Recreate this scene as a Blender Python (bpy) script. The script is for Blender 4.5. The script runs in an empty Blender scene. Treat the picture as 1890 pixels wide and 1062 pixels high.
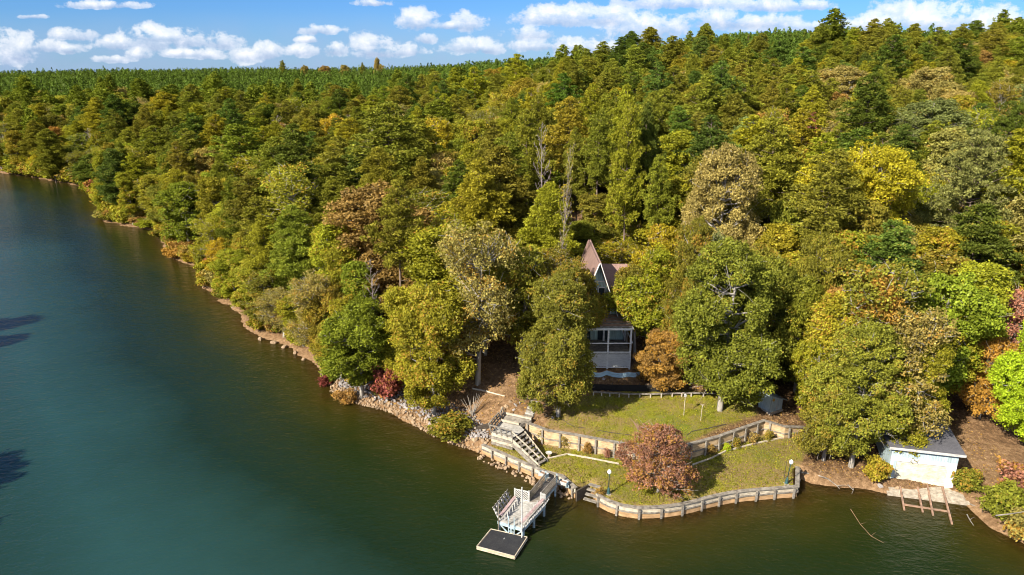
import bpy, math, random
import numpy as np
R_ = math.radians
rng = np.random.default_rng(7); random.seed(7)
sc = bpy.context.scene
col = sc.collection

# ------------------------------------------------------------------ camera
F = 1300.0; PITCH = math.atan(406 / 1300); CH = 35.0
cam = bpy.data.objects.new('camera', bpy.data.cameras.new('camera')); col.objects.link(cam)
cam.location = (0, 0, CH); cam.rotation_euler = (math.pi / 2 - PITCH, 0, 0)
cam.data.sensor_width = 36; cam.data.lens = 36 * F / 1890; cam.data.clip_end = 6000; cam.data.clip_start = .5
sc.camera = cam
def ray(px, py):
    u = (px - 945) / F; v = (py - 531) / F
    return np.array([u, math.cos(PITCH) - v * math.sin(PITCH), -math.sin(PITCH) - v * math.cos(PITCH)])
def W(px, py, z=0.0):
    d = ray(px, py); t = (z - CH) / d[2]
    return np.array([d[0] * t, d[1] * t, z])
def proj(p):
    x, y, z = p[0], p[1], p[2] - CH
    dep = y * math.cos(PITCH) - z * math.sin(PITCH)
    up = y * math.sin(PITCH) + z * math.cos(PITCH)
    return 945 + F * x / dep, 531 - F * up / dep, dep

# ------------------------------------------------------------------ shoreline and terrain
SH = [(1500, -20), (300, -20), (120, 10), (60, 30), (44, 40)] + [tuple(W(*p)[:2]) for p in [
    (1890, 1003), (1830, 975), (1800, 948), (1780, 928), (1740, 914), (1690, 918), (1640, 912), (1560, 900), (1500, 893)]]
SW = [tuple(W(*p)[:2]) for p in [(1470, 880), (1469, 917), (1420, 921), (1360, 926), (1310, 936), (1270, 948), (1220, 956), (1160, 957), (1110, 940), (1100, 924)]]
SW2 = [tuple(W(*p)[:2]) for p in [(1087, 909), (1062, 920), (1036, 897), (1000, 887), (935, 858), (890, 838)]]
NS = [tuple(W(*p)[:2]) for p in [(845, 820), (780, 790), (720, 758), (650, 740), (620, 725), (608, 700), (590, 680), (540, 642), (490, 625), (450, 580),
      (400, 540), (375, 525), (385, 508), (360, 490), (318, 476), (305, 455), (290, 425), (200, 410), (185, 380), (165, 345), (110, 335), (50, 325), (0, 318)]]
def wobble(pts, amp, step):
    out = []
    for a, b in zip(pts[:-1], pts[1:]):
        a = np.array(a); b = np.array(b); L = np.linalg.norm(b - a); n = max(1, int(L / step))
        for i in range(n):
            p = a + (b - a) * i / n
            if i: p = p + rng.normal(0, amp, 2)
            out.append(tuple(p))
    out.append(tuple(pts[-1])); return out
LAND = SH[:4] + wobble(SH[4:], .25, 1.6) + SW + SW2 + wobble(NS, .5, 2.6) + [(-230, 270), (-400, 300), (-1500, 330), (-1500, 1800), (1500, 1800)]
BANK2 = [(-30, -50), (-33, 0), (-47, 20), (-57, 36), (-72, 53), (-88, 72), (-107, 92), (-140, 108), (-300, 120), (-300, -50)]
WALL_SEG = set(zip(SW[:-1], SW[1:])) | set(zip(SW2[:-1], SW2[1:]))
def sdist(X, Y, poly, special=None):
    d2 = np.full(X.shape, 1e12); ins = np.zeros(X.shape, bool); sp = np.zeros(X.shape, bool)
    n = len(poly)
    for i in range(n):
        (ax, ay), (bx, by) = poly[i], poly[(i + 1) % n]
        ex, ey = bx - ax, by - ay; L = ex * ex + ey * ey + 1e-12
        t = np.clip(((X - ax) * ex + (Y - ay) * ey) / L, 0, 1)
        q = (X - ax - t * ex) ** 2 + (Y - ay - t * ey) ** 2
        m = q < d2; d2 = np.where(m, q, d2)
        if special is not None: sp = np.where(m, (poly[i], poly[(i + 1) % n]) in special, sp)
        if ay != by:
            c = ((ay > Y) != (by > Y)) & (X < (bx - ax) * (Y - ay) / (by - ay) + ax); ins ^= c
    d = np.sqrt(d2)
    return np.where(ins, d, -d), sp
def sstep(x): x = np.clip(x, 0, 1); return x * x * (3 - 2 * x)
TT = np.array([-1.4, -.73, -.5, -.2, 0, .15, .3, .5, .8, 1.5])
TY = np.array([0, 55, 60, 66, 70, 80, 100, 150, 200, 260, 330, 450, 700, 1200])
TZ = np.array([
    [0, 0, 0, 0, 0, 0, 0, 0, 0, 3, 6, 11, 19, 23],
    [0, 0, 0, 0, 0, 0, 0, 0, 1, 4, 7, 11, 16.5, 21],
    [0, 0, 0, 0, 0, 0, .5, 2, 4, 6, 9, 14, 19.5, 23],
    [0, 1, 2, 2.5, 3, 4, 5.5, 6, 7, 9, 12, 16, 20.5, 24],
    [0, 1.6, 2.4, 3.3, 4.6, 6, 7.5, 9.5, 12, 16, 21, 26, 25, 25],
    [0, 1.6, 2.4, 3.3, 4.7, 6, 7.5, 10.5, 16, 25, 29, 29, 27, 27],
    [0, 1.4, 2.4, 3.2, 4.4, 6, 7.5, 13, 20, 30, 36, 38, 35, 35],
    [0, 1, 1.6, 2.6, 3.4, 5, 7.5, 13, 20, 30, 37, 38, 36, 36],
    [0, 1, 1.5, 2.2, 3, 5, 7.5, 13, 20, 30, 37, 38, 37, 37],
    [0, 1, 1.5, 2.2, 3, 5, 7.5, 13, 20, 30, 37, 38, 37, 37]])
RET = [W(968, 806, .9)[:2], W(1010, 822, .9)[:2], W(1060, 830, .9)[:2], W(1145, 846, .9)[:2], np.array([13.2, 56.3]), np.array([15.6, 56.5]), W(1290, 842, .9)[:2],
       W(1322, 833, .9)[:2], W(1372, 815, .9)[:2], W(1408, 802, .9)[:2], W(1446, 810, .9)[:2], W(1484, 803, .9)[:2]]
RET = [tuple(p) for p in RET]
TERR = RET + [(28.6, 60.8), (27.2, 57.5)] + SW + SW2 + [(-1.6, 59.6), (0, 60.3)]
RETSEG = set(zip(RET[:-1], RET[1:]))
ULAWN = [(3.2, 60.2), (9, 57.6), (13, 57), (17, 58), (20, 60), (24.3, 62.3), (24.5, 64), (20, 66), (13, 66.6), (6, 64.8), (3.8, 62.5)]
def table(t, y):
    ti = np.clip(np.interp(t, TT, np.arange(len(TT))), 0, len(TT) - 1.001); yi = np.clip(np.interp(y, TY, np.arange(len(TY))), 0, len(TY) - 1.001)
    a = ti.astype(int); b = yi.astype(int); fa = ti - a; fb = yi - b
    return (TZ[a, b] * (1 - fa) + TZ[a + 1, b] * fa) * (1 - fb) + (TZ[a, b + 1] * (1 - fa) + TZ[a + 1, b + 1] * fa) * fb
def lowno(X, Y):
    return (np.sin(X * .11 + 1.3 + np.sin(Y * .07)) * np.cos(Y * .09 + .4) + .5 * np.sin(X * .31 + Y * .23) + .3 * np.cos(X * .61 - Y * .53))
def height(X, Y, full=False):
    X = np.asarray(X, float); Y = np.asarray(Y, float)
    d, wall = sdist(X, Y, LAND, WALL_SEG); d2, _ = sdist(X, Y, BANK2)
    t = X / np.maximum(Y, 1)
    nat = np.where(d > 0, .75 * (1 - np.exp(-d / 1.0)) + .05 * np.minimum(d, 4), np.maximum(d * .22, -3))
    wl = np.where(d > 0, .95 * sstep((d - .12) / .2) - .6 * (1 - sstep((d - .12) / .2)), np.maximum(-.6 + d * .2, -3))
    base = np.where(wall, wl, nat)
    hill = table(t, Y) * sstep(d / np.clip(6 + (Y - 60) * .12, 6, 40))
    z = np.where(d > 0, np.maximum(base, 0 * base) * 1.0 + 0 * base, base)
    z = np.where(wall & (d > 0), base, z)
    z = np.where(d > 0, np.where(hill > 1, np.maximum(z, z * .0 + hill), np.maximum(z, hill)), z)
    z = z + np.where(d > 6, .18 * lowno(X, Y) * sstep((d - 6) / 14) * sstep((Y - 68) / 12) * np.clip(Y / 90, 0, 3), 0)
    dt, ret = sdist(X, Y, TERR, RETSEG)
    w = np.where(dt > 0, 0, sstep(-dt / np.where(ret, .3, 3.2)))
    off = np.where(ret & (dt < 0), .12, 0)
    w = np.where(ret & (dt < 0), sstep((-dt - .1) / .22), w)
    z = np.where((d > .4), .95 * (1 - w) + z * w, z)
    z = np.where(d2 > -12, np.maximum(z, np.where(d2 > 0, .8 * (1 - np.exp(-d2)) + .12 * np.minimum(d2, 40), d2 * .22)), z)
    if full: return z, d, dt, d2
    return z
def hz(x, y): return float(height(np.array([x]), np.array([y]))[0])
_ts = np.concatenate([np.arange(40, 130, .5), np.arange(130, 420, 2), np.arange(420, 1300, 8)])
def G(px, py, H=0.0):
    """the ground point seen at a pixel (or the foot of a thing H metres tall whose top is seen there)"""
    d = ray(px, py); s = _ts / d[1]
    X = d[0] * s; Y = _ts; Z = CH + d[2] * s
    D = Z - height(X, Y) - H
    i = np.argmax(D < 0)
    if i == 0: return None
    a = D[i - 1] / (D[i - 1] - D[i] + 1e-9)
    x = X[i - 1] + (X[i] - X[i - 1]) * a; y = Y[i - 1] + (Y[i] - Y[i - 1]) * a
    return np.array([x, y, hz(x, y)])

# ------------------------------------------------------------------ object helpers
def tag(o, label=None, cat=None, group=None, kind=None):
    if label: o['label'] = label
    if cat: o['category'] = cat
    if group: o['group'] = group
    if kind: o['kind'] = kind
    return o
def empty(name, loc, label=None, cat=None, group=None):
    o = bpy.data.objects.new(name, None); col.objects.link(o); o.location = [float(c) for c in loc]; o.empty_display_size = .2
    return tag(o, label, cat, group)
def link(name, me, parent=None):
    o = bpy.data.objects.new(name, me); col.objects.link(o)
    if parent is not None: o.parent = parent
    return o
def npmesh(name, V, Fq, mats, attrs=None, midx=None, smooth=False):
    """V (n,3); Fq (m,k) all faces of the same size"""
    me = bpy.data.meshes.new(name); m, k = Fq.shape
    me.vertices.add(len(V)); me.vertices.foreach_set('co', np.asarray(V, np.float32).ravel())
    me.loops.add(m * k); me.loops.foreach_set('vertex_index', Fq.astype(np.int32).ravel())
    me.polygons.add(m); me.polygons.foreach_set('loop_start', np.arange(0, m * k, k, dtype=np.int32)); me.polygons.foreach_set('loop_total', np.full(m, k, np.int32))
    if midx is not None: me.polygons.foreach_set('material_index', midx.astype(np.int32))
    me.polygons.foreach_set('use_smooth', np.full(m, smooth))
    for mt in mats: me.materials.append(mt)
    me.update(calc_edges=True)
    for nm, (dom, typ, arr) in (attrs or {}).items():
        a = me.attributes.new(nm, typ, dom)
        a.data.foreach_set('vector' if typ == 'FLOAT_VECTOR' else 'value', np.asarray(arr, np.float32).ravel())
    return me
class MB:
    def __init__(s): s.v = []; s.f = []
    def add(s, vs, fs):
        n = len(s.v); s.v += [tuple(float(c) for c in p) for p in vs]; s.f += [tuple(n + i for i in f) for f in fs]; return s
    def hexa(s, b, t):
        return s.add(list(b) + list(t), [(3, 2, 1, 0), (4, 5, 6, 7), (0, 1, 5, 4), (1, 2, 6, 5), (2, 3, 7, 6), (3, 0, 4, 7)])
    def box(s, x0, x1, y0, y1, z0, z1):
        return s.hexa([(x0, y0, z0), (x1, y0, z0), (x1, y1, z0), (x0, y1, z0)], [(x0, y0, z1), (x1, y0, z1), (x1, y1, z1), (x0, y1, z1)])
    def beam(s, a, b, w, h, up=(0, 0, 1)):
        a = np.array(a, float); b = np.array(b, float); d = b - a; L = np.linalg.norm(d)
        if L < 1e-6: return s
        d /= L; up = np.array(up, float)
        if abs(d @ up) > .95: up = np.array([0., 1., 0.])
        r = np.cross(d, up); r /= np.linalg.norm(r); u = np.cross(r, d)
        r *= w / 2; u *= h / 2
        return s.hexa([a - r - u, a + r - u, a + r + u, a - r + u], [b - r - u, b + r - u, b + r + u, b - r + u])
    def prism(s, pts, z0, z1):
        n = len(pts); b = [(p[0], p[1], z0) for p in pts]; t = [(p[0], p[1], z1) for p in pts]
        ar = sum(pts[i][0] * pts[(i + 1) % n][1] - pts[(i + 1) % n][0] * pts[i][1] for i in range(n))
        if ar < 0: b.reverse(); t.reverse()
        return s.add(b + t, [tuple(range(n - 1, -1, -1)), tuple(range(n, 2 * n))] + [(i, (i + 1) % n, n + (i + 1) % n, n + i) for i in range(n)])
    def tube(s, pts, rad, n=8):
        pts = [np.array(p, float) for p in pts]; rings = []; base = len(s.v)
        if not hasattr(rad, '__len__'): rad = [rad] * len(pts)
        for i, p in enumerate(pts):
            d = pts[min(i + 1, len(pts) - 1)] - pts[max(i - 1, 0)]; d /= np.linalg.norm(d) + 1e-9
            up = np.array([0, 0, 1.]) if abs(d[2]) < .9 else np.array([1., 0, 0])
            r = np.cross(d, up); r /= np.linalg.norm(r); u = np.cross(r, d)
            rings += [p + rad[i] * (math.cos(2 * math.pi * k / n) * r + math.sin(2 * math.pi * k / n) * u) for k in range(n)]
        fs = []
        for i in range(len(pts) - 1):
            for k in range(n): fs.append((i * n + k, (i + 1) * n + k, (i + 1) * n + (k + 1) % n, i * n + (k + 1) % n))
        fs.append(tuple(range(n))); fs.append(tuple((len(pts) - 1) * n + k for k in range(n - 1, -1, -1)))
        return s.add(rings, fs)
    def lathe(s, c, prof, n=14):
        vs = []; fs = []
        for r, z in prof: vs += [(c[0] + r * math.cos(2 * math.pi * k / n), c[1] + r * math.sin(2 * math.pi * k / n), c[2] + z) for k in range(n)]
        for i in range(len(prof) - 1):
            for k in range(n): fs.append((i * n + k, i * n + (k + 1) % n, (i + 1) * n + (k + 1) % n, (i + 1) * n + k))
        fs.append(tuple(range(n - 1, -1, -1))); fs.append(tuple((len(prof) - 1) * n + k for k in range(n)))
        return s.add(vs, fs)
    def build(s, name, mat, parent=None, smooth=False):
        o = np.array(parent_world(parent)) if parent is not None else np.zeros(3)
        me = bpy.data.meshes.new(name); me.from_pydata([tuple(np.array(p) - o) for p in s.v], [], s.f)
        me.materials.append(mat); me.polygons.foreach_set('use_smooth', [smooth] * len(me.polygons)); me.update()
        return link(name, me, parent)
def parent_world(p):
    v = np.zeros(3)
    while p is not None: v = v + np.array(p.location); p = p.parent
    return v
def copy_tree(o, parent=None):
    c = o.copy(); col.objects.link(c); c.parent = parent
    for ch in list(o.children): copy_tree(ch, c)
    return c

# ------------------------------------------------------------------ materials
def N(nt, t, **kw):
    n = nt.nodes.new(t)
    for k, v in kw.items():
        if k in n.inputs.keys() if hasattr(n.inputs, 'keys') else False: n.inputs[k].default_value = v
        else: setattr(n, k, v)
    return n
def math_(nt, op, a, b=None, c=None, clamp=False):
    n = nt.nodes.new('ShaderNodeMath'); n.operation = op; n.use_clamp = clamp
    for i, x in enumerate((a, b, c)):
        if x is None: continue
        if isinstance(x, (int, float)): n.inputs[i].default_value = x
        else: nt.links.new(x, n.inputs[i])
    return n.outputs[0]
def mixc(nt, f, a, b, mode='MIX'):
    n = nt.nodes.new('ShaderNodeMix'); n.data_type = 'RGBA'; n.blend_type = mode
    for i, x in ((0, f), (6, a), (7, b)):
        if isinstance(x, (int, float)): n.inputs[i].default_value = x
        elif isinstance(x, tuple): n.inputs[i].default_value = (*x[:3], 1)
        else: nt.links.new(x, n.inputs[i])
    return n.outputs[2]
def ramp(nt, src, stops, interp='LINEAR'):
    n = nt.nodes.new('ShaderNodeValToRGB'); n.color_ramp.interpolation = interp
    cr = n.color_ramp
    while len(cr.elements) < len(stops): cr.elements.new(.5)
    for e, (p, c) in zip(cr.elements, stops): e.position = p; e.color = (*(c if isinstance(c, tuple) else (c, c, c)), 1)
    nt.links.new(src, n.inputs[0]); return n.outputs[0]
def noise(nt, scale, detail=4, rough=.55, vec=None, dist=0):
    n = nt.nodes.new('ShaderNodeTexNoise'); n.inputs['Scale'].default_value = scale; n.inputs['Detail'].default_value = detail
    n.inputs['Roughness'].default_value = rough; n.inputs['Distortion'].default_value = dist
    if vec is not None: nt.links.new(vec, n.inputs['Vector'])
    return n.outputs['Fac']
def pos(nt, scale=(1, 1, 1), rot=(0, 0, 0), obj=False):
    if obj: s = nt.nodes.new('ShaderNodeTexCoord').outputs['Object']
    else: s = nt.nodes.new('ShaderNodeNewGeometry').outputs['Position']
    m = nt.nodes.new('ShaderNodeMapping'); m.inputs['Scale'].default_value = scale; m.inputs['Rotation'].default_value = rot
    nt.links.new(s, m.inputs[0]); return m.outputs[0]
def newmat(name):
    m = bpy.data.materials.new(name); m.use_nodes = True; nt = m.node_tree; nt.nodes.clear()
    out = nt.nodes.new('ShaderNodeOutputMaterial'); return m, nt, out
def pbsdf(nt, out, color, rough=.8, spec=.3, bumpsrc=None, bumpd=.02, bumps=.6):
    b = nt.nodes.new('ShaderNodeBsdfPrincipled')
    if isinstance(color, tuple): b.inputs['Base Color'].default_value = (*color, 1)
    else: nt.links.new(color, b.inputs['Base Color'])
    if isinstance(rough, (int, float)): b.inputs['Roughness'].default_value = rough
    else: nt.links.new(rough, b.inputs['Roughness'])
    b.inputs['Specular IOR Level'].default_value = spec
    if bumpsrc is not None:
        bp = nt.nodes.new('ShaderNodeBump'); bp.inputs['Distance'].default_value = bumpd; bp.inputs['Strength'].default_value = bumps
        nt.links.new(bumpsrc, bp.inputs['Height']); nt.links.new(bp.outputs[0], b.inputs['Normal'])
    nt.links.new(b.outputs[0], out.inputs[0]); return b
def worn(name, base, dirt, amt=.5, sc_=(3, 3, 3), rough=.75, grain=(2, 2, 18), spec=.3):
    m, nt, out = newmat(name)
    n1 = noise(nt, 1.0, 5, .65, pos(nt, sc_)); n2 = noise(nt, 1.0, 3, .6, pos(nt, grain))
    f = ramp(nt, n1, [(.38, 0.), (.66, 1.)])
    c = mixc(nt, math_(nt, 'MULTIPLY', f, amt), base, dirt)
    c = mixc(nt, .55, c, ramp(nt, n2, [(.3, .45), (.7, 1.5)]), 'MULTIPLY')
    pbsdf(nt, out, c, rough, spec, n2, .01, .5); return m
M = {}
M['greywood'] = worn('weathered_wood', (.27, .24, .20), (.09, .075, .06), .8)
M['deckwood'] = worn('deck_boards', (.42, .40, .36), (.17, .16, .14), .7, grain=(3, 9, 3))
M['tanwood'] = worn('retaining_timber', (.52, .38, .22), (.22, .14, .08), .8, sc_=(1.3, 1.3, 1.6), grain=(1, 1, 10))
M['clayboard'] = worn('stained_board', (.46, .29, .15), (.22, .13, .06), .6, sc_=(1.3, 1.3, 1.6), grain=(1, 1, 10))
M['darkwood'] = worn('dark_wood', (.075, .06, .045), (.03, .025, .02), .6)
M['lightwood'] = worn('pale_timber', (.50, .44, .34), (.25, .2, .14), .6)
M['bluewood'] = worn('faded_blue_paint', (.34, .46, .52), (.22, .22, .20), .7)
M['whitepaint'] = worn('weathered_white_paint', (.46, .46, .45), (.27, .25, .22), .5)
M['pinkwood'] = worn('faded_pink_boards', (.42, .30, .29), (.22, .16, .15), .7)
M['housepaint'] = worn('white_house_paint', (.78, .78, .76), (.5, .5, .48), .4)
M['blackmat'] = worn('black_mat', (.022, .022, .024), (.05, .048, .045), .5, sc_=(1.5, 1.5, 1.5), rough=.6, grain=(9, 9, 9))
M['metalgreen'] = worn('dark_teal_metal', (.02, .07, .075), (.05, .05, .04), .4, rough=.4, spec=.5)
M['tealpanel'] = worn('teal_siding', (.40, .55, .52), (.25, .33, .30), .7, sc_=(1.5, 1.5, .6), grain=(14, 14, 1))
M['bluewhite'] = worn('pale_blue_siding', (.40, .50, .54), (.25, .32, .34), .7, sc_=(1.5, 1.5, .6), grain=(16, 16, 1))
M['metalroof'] = worn('grey_blue_shed_roof', (.20, .25, .28), (.10, .12, .14), .7, rough=.5, spec=.5)
M['brick'] = worn('pinkish_block', (.42, .28, .22), (.25, .18, .14), .5)
M['bluetarp'] = worn('pale_blue_canvas', (.42, .60, .68), (.32, .45, .5), .5, rough=.6)
M['concrete'] = worn('weathered_concrete', (.40, .35, .28), (.22, .17, .12), .7, grain=(4, 4, 4))
M['pot'] = worn('pale_stone', (.5, .48, .44), (.3, .27, .22), .5)
M['rust'] = worn('rusty_timber', (.33, .20, .13), (.16, .12, .10), .6)
M['black'] = worn('black_fabric', (.012, .011, .011), (.03, .025, .02), .4, rough=.9)
def simple(name, c, rough=.5, spec=.5):
    m, nt, out = newmat(name); pbsdf(nt, out, c, rough, spec); return m
M['glass'] = simple('dark_window_glass', (.03, .045, .05), .08, .8)
m_, nt, out = newmat('lamp_globe'); b = pbsdf(nt, out, (.85, .86, .86), .25, .5); b.inputs['Subsurface Weight'].default_value = .2; M['globe'] = m_
# shingles
def shingles(name, a, b_, scale=3.2):
    m, nt, out = newmat(name)
    br = nt.nodes.new('ShaderNodeTexBrick'); br.inputs['Scale'].default_value = scale; br.inputs['Color1'].default_value = (*a, 1); br.inputs['Color2'].default_value = (*b_, 1)
    br.inputs['Mortar'].default_value = (a[0] * .5, a[1] * .5, a[2] * .5, 1); br.inputs['Mortar Size'].default_value = .012
    nt.links.new(pos(nt, (1, 1, 1)), br.inputs[0])
    c = mixc(nt, .7, br.outputs[0], ramp(nt, noise(nt, .9, 5), [(.3, .45), (.7, 1.3)]), 'MULTIPLY')
    pbsdf(nt, out, c, .85, .2, noise(nt, 9, 2), .02); return m
M['roofdark'] = shingles('charcoal_shingles', (.11, .11, .125), (.155, .15, .165))
M['roofpink'] = shingles('faded_pinkish_shingles', (.31, .20, .17), (.23, .15, .125))
# bark
def bark(name, a, b_):
    m, nt, out = newmat(name); n1 = noise(nt, 1, 5, .7, pos(nt, (6, 6, 1.2), obj=True))
    pbsdf(nt, out, ramp(nt, n1, [(.3, a), (.7, b_)]), .9, .15, n1, .03); return m
M['bark'] = bark('grey_bark', (.13, .11, .09), (.44, .41, .36))
M['pinebark'] = bark('pine_bark', (.09, .065, .05), (.27, .20, .16))
M['deadbark'] = bark('bare_pale_bark', (.24, .18, .15), (.44, .38, .34))
M['whitebark'] = bark('white_bark', (.16, .14, .12), (.46, .43, .38))
# leaves: colour comes from the object's own colour, each leaf varies
def leafmat(name, accent, transl=.35, gloss=.06):
    m, nt, out = newmat(name)
    oi = nt.nodes.new('ShaderNodeObjectInfo'); at = nt.nodes.new('ShaderNodeAttribute'); at.attribute_name = 'lf'
    sp = nt.nodes.new('ShaderNodeSeparateXYZ'); nt.links.new(at.outputs['Vector'], sp.inputs[0])
    br = math_(nt, 'MULTIPLY_ADD', sp.outputs[0], .9, .55)
    cl = math_(nt, 'MULTIPLY_ADD', sp.outputs[2], .45, .8)
    br = math_(nt, 'MULTIPLY', br, cl)
    vm = nt.nodes.new('ShaderNodeVectorMath'); vm.operation = 'SCALE'; nt.links.new(oi.outputs['Color'], vm.inputs[0]); nt.links.new(br, vm.inputs['Scale'])
    s = math_(nt, 'ADD', math_(nt, 'MULTIPLY', sp.outputs[1], .55), math_(nt, 'MULTIPLY', sp.outputs[2], .45))
    s = math_(nt, 'ADD', s, math_(nt, 'SUBTRACT', oi.outputs['Alpha'], 1.0))
    f = math_(nt, 'MULTIPLY', s, 5.0, clamp=True)
    c = mixc(nt, f, vm.outputs[0], accent)
    df = nt.nodes.new('ShaderNodeBsdfDiffuse'); nt.links.new(c, df.inputs[0])
    tr = nt.nodes.new('ShaderNodeBsdfTranslucent'); nt.links.new(mixc(nt, 1.0, c, (1.1, 1.15, .55), 'MULTIPLY'), tr.inputs[0])
    mx = nt.nodes.new('ShaderNodeMixShader'); mx.inputs[0].default_value = transl; nt.links.new(df.outputs[0], mx.inputs[1]); nt.links.new(tr.outputs[0], mx.inputs[2])
    gl = nt.nodes.new('ShaderNodeBsdfGlossy'); gl.inputs['Roughness'].default_value = .45; gl.inputs[0].default_value = (.6, .65, .5, 1)
    m2 = nt.nodes.new('ShaderNodeMixShader'); m2.inputs[0].default_value = gloss; nt.links.new(mx.outputs[0], m2.inputs[1]); nt.links.new(gl.outputs[0], m2.inputs[2])
    nt.links.new(m2.outputs[0], out.inputs[0]); return m
M['leaf'] = leafmat('autumn_leaves', (.38, .21, .035), .30, .012)
M['needle'] = leafmat('pine_needles', (.28, .24, .035), .26, .008)

# ------------------------------------------------------------------ tree meshes
def unit(v): return v / (np.linalg.norm(v, axis=-1, keepdims=True) + 1e-9)
def leaves(P, Nn, size, asp=1.0, axis=None, lf=None):
    """one bent-free quad per leaf clump at P with normal Nn"""
    n = len(P); r = unit(rng.normal(size=(n, 3))) if axis is None else axis
    a = unit(np.cross(Nn, r)) if axis is None else unit(axis); b = unit(np.cross(Nn, a))
    sz = size * rng.uniform(.6, 1.35, (n, 1))
    a = a * sz * asp * .5; b = b * sz * .5
    V = np.stack([P - a - b * .6, P + a * .1 - b, P + a + b * .5, P - a * .2 + b], 1).reshape(-1, 3)
    return V, np.arange(4 * n).reshape(n, 4)
def tubes(segs, n=5):
    Vs = []; Fs = []; c = 0
    for pts, rad in segs:
        pts = np.asarray(pts, float); k = len(pts)
        d = np.gradient(pts, axis=0); d = unit(d); up = np.tile(np.array([.3, .2, .93]), (k, 1)); up[np.abs(d[:, 2]) > .8] = (1, 0, 0)
        r = unit(np.cross(d, up)); u = np.cross(r, d); an = np.arange(n) * 2 * math.pi / n
        ring = pts[:, None] + np.asarray(rad)[:, None, None] * (np.cos(an)[None, :, None] * r[:, None] + np.sin(an)[None, :, None] * u[:, None])
        Vs.append(ring.reshape(-1, 3)); i = np.arange(k - 1)[:, None] * n; j = np.arange(n)[None]; j2 = (j + 1) % n
        Fs.append(np.stack([i + j, i + j2, i + n + j2, i + n + j], -1).reshape(-1, 4) + c); c += k * n
    return np.concatenate(Vs), np.concatenate(Fs)
def bend(a, b, k=5, sag=.12, jit=.05):
    a = np.array(a, float); b = np.array(b, float); L = np.linalg.norm(b - a); t = np.linspace(0, 1, k)[:, None]
    p = a + (b - a) * t; p[:, 2] -= (np.sin(t[:, 0] * math.pi) * L * sag); p[1:-1] += rng.normal(0, jit * L, (k - 2, 3)) * .5; return p
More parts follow.
